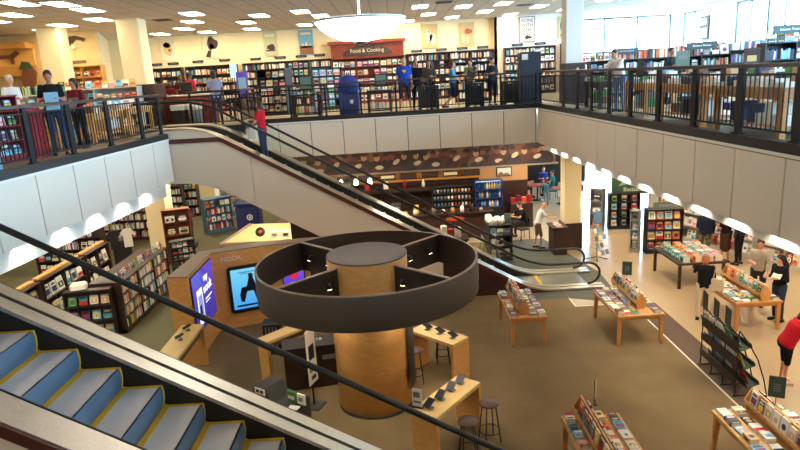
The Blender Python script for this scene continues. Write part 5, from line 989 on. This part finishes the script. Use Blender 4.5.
scifi('long low bookcase behind the wooden tables on the upper right, left part',7.4,18.6,2.6,3,1.28); scifi('long low bookcase on the upper right under the fantasy sign',10.4,17.6,2.6,3,1.5)
scifi('long low bookcase on the upper right, second row, left part',7.3,23.2,3.0,3,1.3); scifi('long low bookcase on the upper right, second row, right part',10.9,22.4,3.2,3,1.4); scifi('low bookcase under the big back window',8.3,28.5,5.5,3,1.3)
cat_sign('long grey-green science fiction and fantasy sign on the right low bookcase',(11.2,17.6,U+1.86),0,1.3,.24,mat('sign_teal_grey',(44,64,66),.5),'Science Fiction/Fantasy',None,.1)
cat_sign('grey-green sign on the left low bookcase, upper right',(9.1,18.6,U+1.58),0,.9,.2,MATS['sign_teal_grey'],'Science Fiction',None,.09)
cat_sign('grey-green sign on the second row of low bookcases, left part',(8.6,23.2,U+1.62),0,.9,.22,MATS['sign_teal_grey']); cat_sign('grey-green sign on the low bookcase under the big back window',(9.7,28.5,U+1.55),0,1.0,.24,MATS['sign_teal_grey'])
for k,(x,y,z,w,h,c,l) in enumerate(((7.75,13.6,.76,.34,.62,'dark','tall dark card standing on the second wooden table, upper right'),(7.0,15.2,1.0,.32,.42,'sage','grey-green card on the upper right tables'),(9.15,12.9,1.05,.5,.55,'brown','dark brown book poster card at the right edge, upper floor'))):
    t=thing('table_card',l,'sign',(x,y,U)); b=MB(); b.cyl((x,y,U),(x,y,U+z),.015,black); b.bev((x-.12,y-.12,U),(x+.12,y+.12,U+.02),black,.005); obj('stand',b,t); b=MB(); b.box((x-w/2,y-.012,U+z),(x+w/2,y+.012,U+z+h),{'dark':pdk,'sage':MATS['sage_card'],'brown':pdk}[c]); obj('card',b,t); b=MB(); b.box((x-w*.3,y-.016,U+z+h*.55),(x+w*.3,y-.012,U+z+h*.75),pyl if c!='sage' else gr); obj('print',b,t)
solo('sky_blue_book',MB().box((-.15,-.02,0),(.15,.02,.34),paper).box((-.15,-.024,.14),(.15,-.02,.34),mat('bright_sky',(70,170,220),.5)),'white and sky blue book face out on the low bookcase, upper right','book',(9.0,18.5,U+1.2),0) if False else None
# hanging bowl lamp
t=thing('bowl_pendant','huge glowing white glass bowl lamp hanging from the ceiling','pendant lamp',(-.57,13.0,ZC)); bx,by=-.57,13.0
bm=mat('lamp_glass',(255,250,240),.3,emit=3.2,ergb=(255,250,242))
b=MB(); b.lathe([(0.10,6.95),(.38,6.98),(.62,7.08),(.80,7.21),(.92,7.35),(.905,7.35),(.78,7.22),(.60,7.10),(.36,7.0),(.1,6.97)],(bx,by,0),bm,64); obj('glass_bowl',b,t)
b=MB(); b.lathe([(.905,7.34),(.94,7.34),(.945,7.37),(.93,7.385),(.905,7.38)],(bx,by,0),mat('pale_rim',(200,220,235),.3,.3),64); obj('rim',b,t)
b=MB(); b.lathe([(0,6.88),(.13,6.90),(.16,6.94),(.14,6.97),(0,6.97)],(bx,by,0),chrome,32); obj('finial',b,t); b=MB(); b.cyl((bx,by,6.98),(bx,by,ZC),.018,mat('pale_rod',(226,220,210),.4)); b.cyl((bx,by,ZC-.05),(bx,by,ZC),.12,MATS['pale_rod']); obj('rod',b,t)
# ceiling lights and vents
frm=mat('light_frame',(236,232,224),.5); dif=mat('light_diffuser',(255,250,240),.4,emit=17,ergb=(255,226,186))
LT=[(-9.7,17.3),(-8.9,19.45),(-9.8,22.1),(-11.2,19.6),(-8.9,17.9),(1.2,23.95),(1.7,27.2),(2.9,29.3),(2.9,24.85),(4.1,27.4),(4.4,24.6),(-3.1,23.3),(-2.6,25.2),(-5.7,26.1),(-4.7,23.8),
 (-12.6,20.8),(-12.9,24.6),(-11.6,23.2),(-10.3,29.2),(-8.6,27.3),(-7.4,24.6),(-6.6,22.0),(-8.3,29.6),(-6.2,29.4),(-3.7,28.8),(-.6,27.6),(-.9,29.8),(.9,30.0),(5.6,29.6),(6.2,26.5),(6.4,23.6),(7.9,28.6),(8.6,25.4),(9.2,22.6),(10.6,29.5),(11.0,26.2),(11.6,22.8),(13.2,28.2),(13.6,24.8),
 (-10.5,13.5),(-12,16),(-8.5,11.5),(8.0,18.8),(10.5,17.6),(8.2,14.5),(10.8,13.5),(7.8,10),(-9.5,8.5),(-9,5),(8.4,6),(-12,1),(-9,-2),(-5,-3.5),(-2,-3),(2,-3),(5,-3.5),(9,-2),(12,3),(-8.5,2),(7.8,1.5),(-13.5,12),(12.6,20),(13,15)]  # with unseen ones near and behind the camera, added to light front faces
for k,(x,y) in enumerate(LT):
    side='left' if x<-5 else ('middle' if x<5 else 'right')
    t=thing('ceiling_light','recessed rectangular ceiling light on the %s part of the upper ceiling'%side,'ceiling light',(x,y,ZC),0,'recessed lights of the upper ceiling, %s part'%side)
    b=MB(); w,d=.33,.58; b.box((-w,-d,-.012),(w,d,0),frm); obj('frame',b,t,True); b=MB(); b.box((-w+.05,-d+.05,-.016),(w-.05,d-.05,-.011),dif); obj('diffuser',b,t,True)
for k,(x,y) in enumerate(((-8.1,23.4),(-5.4,25.0),(2.0,22.9),(5.4,25.6))):
    t=thing('ceiling_vent','square slatted air vent in the upper ceiling, %s from the left'%ORD[k],'vent',(x,y,ZC),0,'air vents of the upper ceiling'); b=MB(); b.box((-.3,-.3,-.015),(.3,.3,0),gr if k else black); [b.box((-.26,-.26+.1*j,-.022),(.26,-.2+.1*j,-.015),dgr) for j in range(6)]; obj('grille',b,t,True)
# ------------------------------------------------------------------ cafe on the lower floor
def mural():
    m=bpy.data.materials.new('mural_print'); m.use_nodes=True; nt=m.node_tree; b=nt.nodes['Principled BSDF']; tc=nt.nodes.new('ShaderNodeTexCoord'); n=nt.nodes.new('ShaderNodeTexNoise'); n.inputs['Scale'].default_value=1.2; v=nt.nodes.new('ShaderNodeTexVoronoi'); v.inputs['Scale'].default_value=2.3; ad=nt.nodes.new('ShaderNodeVectorMath'); ad.operation='MULTIPLY_ADD'
    sp=nt.nodes.new('ShaderNodeSeparateColor'); rp=nt.nodes.new('ShaderNodeValToRGB'); L=nt.links; ad.inputs[1].default_value=(.5,.5,.5)
    L.new(tc.outputs['Object'],n.inputs['Vector']); L.new(n.outputs['Color'],ad.inputs[0]); L.new(tc.outputs['Object'],ad.inputs[2]); L.new(ad.outputs[0],v.inputs['Vector']); L.new(v.outputs['Color'],sp.inputs[0]); L.new(sp.outputs[0],rp.inputs[0])
    cr=rp.color_ramp; cr.interpolation='CONSTANT'; cols=[(40,30,30),(92,58,46),(62,42,38),(140,112,88),(108,66,52),(54,48,52),(120,92,70),(80,58,50)]
    while len(cr.elements)<len(cols): cr.elements.new(.5)
    for i,(e,c) in enumerate(zip(cr.elements,cols)): e.position=i/len(cols); e.color=lin(c)+(1,)
    L.new(rp.outputs[0],b.inputs['Base Color']); b.inputs['Roughness'].default_value=.6; return m
t=thing('wall_mural','long brown painted mural band above the cafe counter','mural',(2.0,25.0,2.4)); b=MB(); b.box((-4.8,25.0,2.42),(6.5,25.08,3.82),mural()); obj('panel',b,t); b=MB(); b.box((-4.8,24.96,2.36),(6.6,25.1,2.42),mat('beam_grey',(150,136,116),.6)); obj('lower_trim',b,t)
# standing and seated round shapes of the mural, generic figures
b=MB(); fc=[mat('mural_%d'%i,c,.6) for i,c in enumerate(((46,32,32),(104,66,52),(180,144,110),(74,42,38),(196,178,150),(48,46,54),(128,70,56)))]
r_=random.Random(3)
E_=lambda cx_,cz_,rx_,rz_,a=0,n=12:[(cx_+rx_*math.cos(2*PI*i/n)*math.cos(a)-rz_*math.sin(2*PI*i/n)*math.sin(a),cz_+rx_*math.cos(2*PI*i/n)*math.sin(a)+rz_*math.sin(2*PI*i/n)*math.cos(a)) for i in range(n)]
clip=lambda P_:[(x,min(max(z,2.43),3.57)) for x,z in P_]
for k in range(27):
    x=-4.5+k*.405+r_.uniform(-.08,.08); y=24.998-.004*(k%4); h=r_.uniform(-.1,.02); f=fc[r_.choice([0,1,3,5,0,3,6])]; g=fc[r_.choice([0,5,3])]; sk=fc[r_.choice([1,2,6])]
    b.prism(clip(E_(x,2.62+h,.36,.34)),y,25.0,f,'y'); b.prism(clip(E_(x+.05,2.5,.34,.16,.2)),y-.002,25.0,g,'y')
    b.prism(clip(E_(x+r_.uniform(-.08,.08),3.05+h,.115,.15)),y-.002,25.0,sk,'y'); b.prism(clip(E_(x,3.17+h,.135,.09)),y-.003,25.0,g,'y')
    b.prism(clip(E_(x+.16,2.72+h,.2,.06,.7)),y-.003,25.0,f,'y')
    if k%2: b.prism(clip(E_(x+.1,2.62+.1*(k%3),.17,.09,.3*(k%3),9)),y-.005,25.0,fc[4],'y')
obj('painted_figures',b,t)
amber=mat('amber_lit_wall',(206,140,60),.5)  # amber glow put into the upper wall colour, dark brown below it
b=MB(); b.box((-4.8,25.3,1.9),(3.4,25.4,2.45),amber); b.box((-4.8,25.3,0),(3.4,25.4,1.9),darkbrown); b.box((3.4,25.0,1.78),(5.35,25.1,2.4),mat('tan_wall',(176,134,92),.7)); b.box((3.4,25.0,0),(5.35,25.1,1.78),darkbrown); struct('wall_cafe',b)
b=MB(); b.box((-4.8,24.6,1.62),(3.4,25.3,1.78),darkbrown); b.box((-4.8,24.97,2.0),(3.4,25.3,2.06),amber)
solo('cafe_shelf',b,'amber and dark wooden back shelf along the cafe wall','shelf')
for k in range(8):
    x=-3.3+k*.86; solo('menu_panel',MB().box((0,-.03,0),(.66,0,.24),darkbrown).box((.05,-.034,.06),(.6,-.03,.18),pdk if k%3 else pc),'small dark menu panel under the mural, %s from the left'%ORD[k],'menu board',(x,24.94,2.1),0,'menu panels under the mural')
t=thing('wall_picture','framed pale picture on the tan wall right of the cafe counter','wall picture',(4.38,24.97,1.98)); b=MB(); b.box((4.06,24.94,1.98),(4.70,25.0,2.36),black); obj('frame',b,t); b=MB(); b.box((4.1,24.93,2.02),(4.66,24.94,2.32),mat('pale_blue_print',(190,206,204),.6)); b.prism([(4.12,2.03),(4.64,2.03),(4.5,2.12),(4.35,2.08),(4.25,2.18),(4.15,2.1)],24.925,24.93,pbr,'y'); obj('print',b,t)
for k,x in enumerate((-2.25,-1.65,-1.1)):
    t=thing('pendant_lamp','small glowing white pendant lamp over the cafe counter, %s from the left'%ORD[k],'pendant lamp',(x,24.3,ZL),0,'small pendants over the cafe counter'); b=MB(); b.cyl((x,24.3,2.3),(x,24.3,ZL),.008,black); obj('cord',b,t); b=MB(); b.lathe([(.03,.22),(.07,.18),(.09,.0),(.08,-.02),(0,-.02)],(x,24.3,2.1),mat('pendant_glass',(255,246,226),.4,emit=6),16); obj('lamp_shade',b,t)
t=thing('cafe_counter','dark brown cafe counter with a pale top, behind the escalator','counter',(0,23.3,0)); b=MB(); b.box((-4.6,22.9,.004),(3.5,23.6,.98),espresso); obj('front',b,t); b=MB(); b.bev((-4.7,22.8,.98),(3.6,23.7,1.03),darkbrown,.01); obj('top',b,t)
b=MB(); n=20; b.M=Matrix.Translation((2.12,22.895,.80))@Matrix.Rotation(PI/2,4,'X'); b.add([(.36*math.cos(2*PI*k/n),.09*math.sin(2*PI*k/n),0) for k in range(n)],[tuple(range(n))],mat('orange_oval',(206,76,40),.5)); obj('oval_sign',b,t,label='orange oval sign')
# machines, cups and packages on and behind the counter
def shelf_unit(label,x0,x1,y,z0,h,n,m,items,cat='shelf'):
    t=thing('goods_shelf',label,cat,((x0+x1)/2,y,z0)); b=MB(); b.box((x0,y+.38,z0),(x1,y+.4,z0+h),m); obj('back_panel',b,t)
    for x in (x0,x1-.03): b=MB(); b.box((x,y,z0),(x+.03,y+.4,z0+h),m); obj('side_panel',b,t)
    for i in range(n+1): z=z0+(h-.03)*i/n; b=MB(); b.box((x0,y,z),(x1,y+.4,z+.03),m); obj('shelf',b,t)
    return t
shelf_unit('dark shelf of cups and packs behind the cafe counter, left of the drinks fridge',1.35,3.0,24.0,1.0,.85,3,blackb,0)
for i in range(3):
    for k in range(11):
        x=1.45+k*.14; m=([gr,MATS['sky_card'],gr,white] if k<5 else [white,paper,oak,mat('orange_label')])[R.randrange(4)]; b=MB(); b.lathe([(0,0),(.035,0),(.048,.13),(.0,.13)],(0,0,0),m,10); solo('cup','x' and b,'%s cup on the dark cafe shelf, %s from left on the %s shelf'%({'white_paint':'white','sky_card':'blue','white_paper':'white','oak_table_wood':'tan','grey_plastic':'grey','orange_label':'orange'}[m.name],ORD[k],['bottom','middle','top'][i]),'cup',(x,24.2,1.032+.2733*i),0,'cups on the dark cafe shelf')
for k in range(14):
    x=-3.9+k*.38; kind=[0,1,2,1,2][k%5]; back=k%2; col=['yellow','white','brown','red'][k%4]; cm=[mat('yellow_pack',(220,180,80),.5),paper,oak,mat('red_laminate')][k%4]
    if kind==0: b=MB().bev((-.18,-.15,0),(.18,.15,.42),dgr,.02).box((-.12,-.16,.1),(.12,-.15,.3),silver); nm,lb='coffee_machine','grey coffee machine'
    elif kind==1: b=MB().lathe([(0,0),(.06,0),(.07,.2),(.03,.26),(.03,.3),(0,.3)],(0,0,0),cm,14); nm,lb='syrup_bottle',col+' bottle'
    else: b=MB().bev((-.1,-.1,0),(.1,.1,.3),cm,.01); nm,lb='coffee_packet',col+' packet'
    solo(nm,b,lb+(' on the cafe back shelf' if back else ' on the dark cafe counter')+', %s object from the left'%ORD[k//2],nm.replace('_',' '),(x,24.72 if back else 23.25,1.781 if back else 1.031))
for k in range(13):
    x=-1.2+k*.36; c,cm=[('white',paper),('silver',silver),('brown',oak),('black',black),('white',white)][(k*3)%5]; hh=.14+.05*(k%4)
    solo('counter_jar',MB().lathe([(0,0),(.07,0),(.08,hh*.7),(.05,hh),(0,hh)],(0,0,0),cm,14),'%s jar along the front of the cafe counter, %s from the left'%(c,ORD[k]),'jar',(x,22.95,1.031),0,'jars along the cafe counter')
t=shelf_unit('open drinks fridge with blue lit shelves of bottles at the right of the cafe counter',3.05,4.15,24.0,.9,1.1,3,mat('fridge_blue',(36,56,120),.4),0,'fridge')
b=MB(); b.box((3.05,24.0,0),(4.15,24.4,.9),black); obj('base',b,t); b=MB(); b.box((3.08,24.36,1.9),(4.12,24.38,1.96),mat('fridge_lamp',(190,220,255),.4,emit=5)); obj('lamp',b,t)
for i in range(3):
    for k in range(10):
        c=['blue_bag','sky_card','green_card','navy_plastic','white_paper','yellow_pack','bright_blue'][R.randrange(6)] if i else ['sky_card','blue_bag','white_paper'][R.randrange(3)]; b=MB(); b.lathe([(0,0),(.04,0),(.042,.15),(.016,.21),(.016,.25),(0,.25)],(0,0,0),MATS[c],10)
        solo('bottle',b,'%s bottle in the drinks fridge, %s from left on the %s shelf'%({'blue_bag':'blue','sky_card':'pale blue','green_card':'green','navy_plastic':'navy','white_paper':'white','yellow_pack':'yellow'}.get(c,'blue'),ORD[k],['bottom','middle','top'][i]),'bottle',(3.15+k*.1,24.12,.932+.3567*i),0,'bottles in the drinks fridge')
# front cafe rack with dark bins of mugs near the escalator
t,X=bookcase('dark rack of mugs and boxed gifts behind the escalator foot',(2.92,19.7,.008),0,.78,1.25,.45,3,dgr,'face',1,name='gift_rack',cat='rack',tint=['white','sky','grey','white'],step=.18)
solo('price_card',MB().bev((-.12,-.02,0),(.12,.02,.3),MATS['sage_card'],.005),'grey-green card standing on the mug rack behind the escalator','sign',(3.6,20.02,1.26))
for k in range(6): solo('mug',MB().lathe([(0,0),(.05,0),(.055,.12),(.045,.12),(.04,.01),(0,.01)],(0,0,0),white,14).tube([(.05,0,.1),(.09,0,.09),(.09,0,.03),(.05,0,.02)],.008,white,6),'white mug on top of the mug rack, %s from the left'%ORD[k],'mug',(3.0+.09*k,19.85+.16*(k%2),1.26),0,'white mugs on the mug rack')
low=[('white paper rolls on the slanted black stand behind the escalator',)]
t=thing('paper_stand','slanted black stand of white packages between the mug rack and the seated man','display stand',(3.6,21.2,.008)); b=MB(); b.bev((3.05,20.6,.008),(3.85,21.8,1.0),black,.02); obj('base',b,t)
for k in range(7): solo('white_package',MB().bev((-.12,-.14,0),(.12,.14,.2),paper,.05),'white package heaped on the slanted black stand, %s from the left'%ORD[k],'package',(3.19+.255*(k%3),20.8+.37*(k//3),1.001),0,'white packages on the black stand')
for k,(c,h) in enumerate((('white_paper',.3),('orange_label',.34),('white_paper',.42),('red_laminate',.3),('white_paper',.34))):
    solo('gift_package',MB().bev((-.09,-.09,0),(.09,.09,h),MATS[c],.02),'%s package on the low table behind the escalator, %s from the left'%({'white_paper':'white','orange_label':'orange','red_laminate':'red'}[c],ORD[k]),'package',(1.0+.24*k,20.4,.75),.2*k,'packages on the low table behind the escalator')
low_=thing('display_table','low dark table with packages behind the escalator','table',(1.45,20.4,.006)); b=MB(); b.bev((.6,20.0,.70),(2.3,20.9,.75),darkbrown,.01); obj('table_top',b,low_)
for x in (.7,2.2):
    for y in (20.1,20.8): b=MB(); b.box((x-.04,y-.04,.006),(x+.04,y+.04,.70),darkbrown); obj('leg',b,low_)
# silver trestle stand right by the ring
t=thing('trestle_stand','silver zigzag trestle stand behind the right edge of the dark ring','stand',(2.85,18.9,.006)); b=MB(); b.M=Matrix.Translation((.5,-.25,0))
for y in (19.0,19.4): b.tube([(1.9,y,.006),(2.1,y,1.1),(2.3,y,.35),(2.5,y,1.1),(2.7,y,.006)],.018,silver,6)
b.tube([(1.9,19.0,.02),(1.9,19.4,.02)],.016,silver,6); b.tube([(2.1,19.0,1.1),(2.1,19.4,1.1)],.016,silver,6); b.tube([(2.5,19.0,1.1),(2.5,19.4,1.1)],.016,silver,6); b.tube([(2.7,19.0,.02),(2.7,19.4,.02)],.016,silver,6); obj('frame',b,t)
# counter by the column, cafe seating
t=thing('side_counter','dark side counter with magazines left of the cream and brown column','counter',(5.38,20.3,0)); b=MB(); b.box((5.16,20.0,.008),(5.6,20.75,.92),espresso); obj('body',b,t); b=MB(); b.bev((5.1,19.95,.92),(5.64,20.8,.97),darkbrown,.01); obj('top',b,t)
for k,c in enumerate(('orange','white','red')): book('%s magazine lying on the dark side counter by the column'%c,(5.36,20.12+.27*k,.9705),(0,0,.2*k),'magazines on the dark side counter',.2,.24,.02,c,k,'magazine','magazine')
def cafe_table(label,x,y):
    t=thing('cafe_table',label,'table',(x,y,.004)); b=MB(); b.bev((-.45,-.4,.72),(.45,.4,.76),mat('red_table_top',(150,74,60),.4),.01); obj('table_top',b,t,True); b=MB(); b.cyl((0,0,.02),(0,0,.72),.035,black); obj('column',b,t,True); b=MB(); b.lathe([(0,0),(.28,0),(.28,.02),(.05,.05),(0,.05)],(0,0,0),black,20); obj('foot',b,t,True)
cafe_table('red topped cafe table at the far seating area, left',6.7,29.1); cafe_table('red topped cafe table at the far seating area, right',7.6,28.0)
for k,(x,y,a,l) in enumerate(((5.95,29.0,80,'black cafe chair under the person in grey'),(7.3,30.4,0,'black cafe chair under the person in bright blue'),(7.45,29.2,-90,'black cafe chair under the person in turquoise'),(8.32,28.0,-90,'empty black cafe chair near the entrance side'),(7.5,27.3,180,'empty black cafe chair before the right cafe table'),(5.6,30.6,-90,'empty black cafe chair by the dark wall'))): chair(l,x,y,rad(a))
t=thing('cafe_cabinet','dark cabinet with red boxes beside the tan wall','cabinet',(4.9,24.2,.004)); b=MB(); b.bev((4.45,24.0,.004),(5.35,24.6,1.0),espresso,.01); obj('body',b,t)
for k in range(4): solo('red_box',MB().bev((-.09,-.1,0),(.09,.1,.22+.08*(k%2)),[mat('red_laminate'),MATS['cloth_maroon'],MATS['orange_label'],mat('red_laminate')][k],.01),'red box on the dark cabinet beside the tan wall, %s from the left'%ORD[k],'box',(4.58+.22*k,24.2,1.001),0,'red boxes on the dark cabinet')
# the mass of other shelved books, one uncountable lot
o=link('shelved_books',STUFF.mesh('shelved_books')); tag(o,'rows of many-coloured books filling the shelves and tables of both floors','books',None,'stuff')
# ------------------------------------------------------------------ light
def lamp(kind,loc,e,col,size=.3,rot=(0,0,0),**k):
    l=bpy.data.lights.new('lamp_'+kind.lower(),kind); l.energy=e; l.color=col; o=bpy.data.objects.new('light_'+kind.lower(),l); COL.objects.link(o); o.location=loc; o.rotation_euler=rot
    if kind=='AREA': l.shape='RECTANGLE'; l.size=size; l.size_y=k.get('sy',size)
    elif kind=='SPOT': l.spot_size=rad(k.get('ang',90)); l.spot_blend=k.get('blend',.4); l.shadow_soft_size=size
    else: l.shadow_soft_size=size
    return o
WARM=(1,.84,.62); NEUT=(1,.90,.76)
# downlights in the slot behind each fascia
for k in range(13):
    y=.0+1.2*k+.85
    if y<16.4: lamp('SPOT',(lx(y)-.12,y,3.95),LSC,(1,.93,.82),.03,ang=112,blend=.65)
for k in range(18):
    y=1.6+1.12*k
    if y<20.3: lamp('SPOT',(rx(y)+.12,y,3.97),LSC,(1,.93,.82),.03,ang=112,blend=.65)
# downlights of the lower ceiling, spots on the ring
for x,y in [(-8,4),(-8,9),(-8,13.5),(-8,18),(-10.5,16),(-11,21),(-8,22.5),(-9,27),(-13,18),(-13,24),(-6.8,30),(-13,30),(-3,21),(1,21.4),(5,23.5),(6.5,27.5),(7.5,30),(7,22),(9,21),(7,18.5),(9.2,18),(11.2,19),(7,15.5),(9.2,15),(11.5,15.5),(7,12),(9.2,12),(7.2,9),(9.5,9),(7,6),(9,5)]:
    lamp('AREA',(x,y,3.55),LLO*(.55 if x>6.4 else 1),WARM,.5)
for x,y in ((-4.5,18.0),(-3.5,20.2),(.5,19.8),(3.5,19.8)): lamp('AREA',(x,y+1.5,3.5),LLO*.7,WARM,.4)
for k in range(4):
    a=PI/4+k*PI/2
    for r in (1.02,1.62):
        for s in (-1,1):
            q=Matrix.Translation((cx,cy,0))@Matrix.Rotation(a,4,'Z')@Vector((r+.02,s*.16,2.55)); lamp('SPOT',q,LRING,WARM,.04,ang=80)
lamp('POINT',(-.57,13.0,7.6),LBOWL,(1,.95,.86),.35)
# row of wall-wash lamps above the back wall
for x in [-10.5,-9.5,-6.5,-4.5,-2,0,1.5,3,4.5,6.5,8]: lamp('SPOT',(x,29.9 if x<5 else 29.5,8.55),LWW*(1 if x<5 else .3),NEUT,.1,rot=(rad(25),0,0),ang=110,blend=.8)
for x in (-19,-16,-13): lamp('SPOT',(x,24.8,8.5),LWW,(1,.8,.5),.1,rot=(rad(25),0,0),ang=110,blend=.8)
# daylight
w=bpy.data.worlds.new('sky'); w.use_nodes=True; bg=w.node_tree.nodes['Background']; bg.inputs[0].default_value=(.38,.72,1,1); bg.inputs[1].default_value=LSKY; bpy.context.scene.world=w
for a,c in WIN:
    o=lamp('AREA',(15.37,(a+c)/2,7.62),1,(1,1,1),1.75,rot=(0,rad(90),0),sy=c-a); o.data.cycles.is_portal=True
o=lamp('AREA',(12.1,33.56,7.62),1,(1,1,1),5.2,rot=(rad(-90),0,0),sy=1.75); o.data.cycles.is_portal=True
o=lamp('AREA',(12.75,33.7,1.75),1,(1,1,1),4.9,rot=(rad(-90),0,0),sy=3.5); o.data.cycles.is_portal=True
sd=Vector((-.35,-1,-.5)); o=lamp('SUN',(20,60,30),LSUN,(1,.96,.9),.01); o.rotation_euler=sd.to_track_quat('-Z','Y').to_euler(); o.data.angle=rad(.6)
sc=bpy.context.scene; sc.view_settings.view_transform='Standard'; sc.view_settings.look='None'; sc.view_settings.gamma=1; sc.view_settings.use_curve_mapping=False; sc.view_settings.exposure=EXPO
sc.cycles.max_bounces=6; sc.cycles.diffuse_bounces=4; sc.cycles.glossy_bounces=3; sc.cycles.transparent_max_bounces=16; sc.cycles.sample_clamp_indirect=6; sc.cycles.use_denoising=True; sc.cycles.caustics_reflective=False; sc.cycles.caustics_refractive=False
for o in bpy.data.objects:
    if 'label' in o and len(o['label'].split())>16: print('LONG',o.name,o['label'])
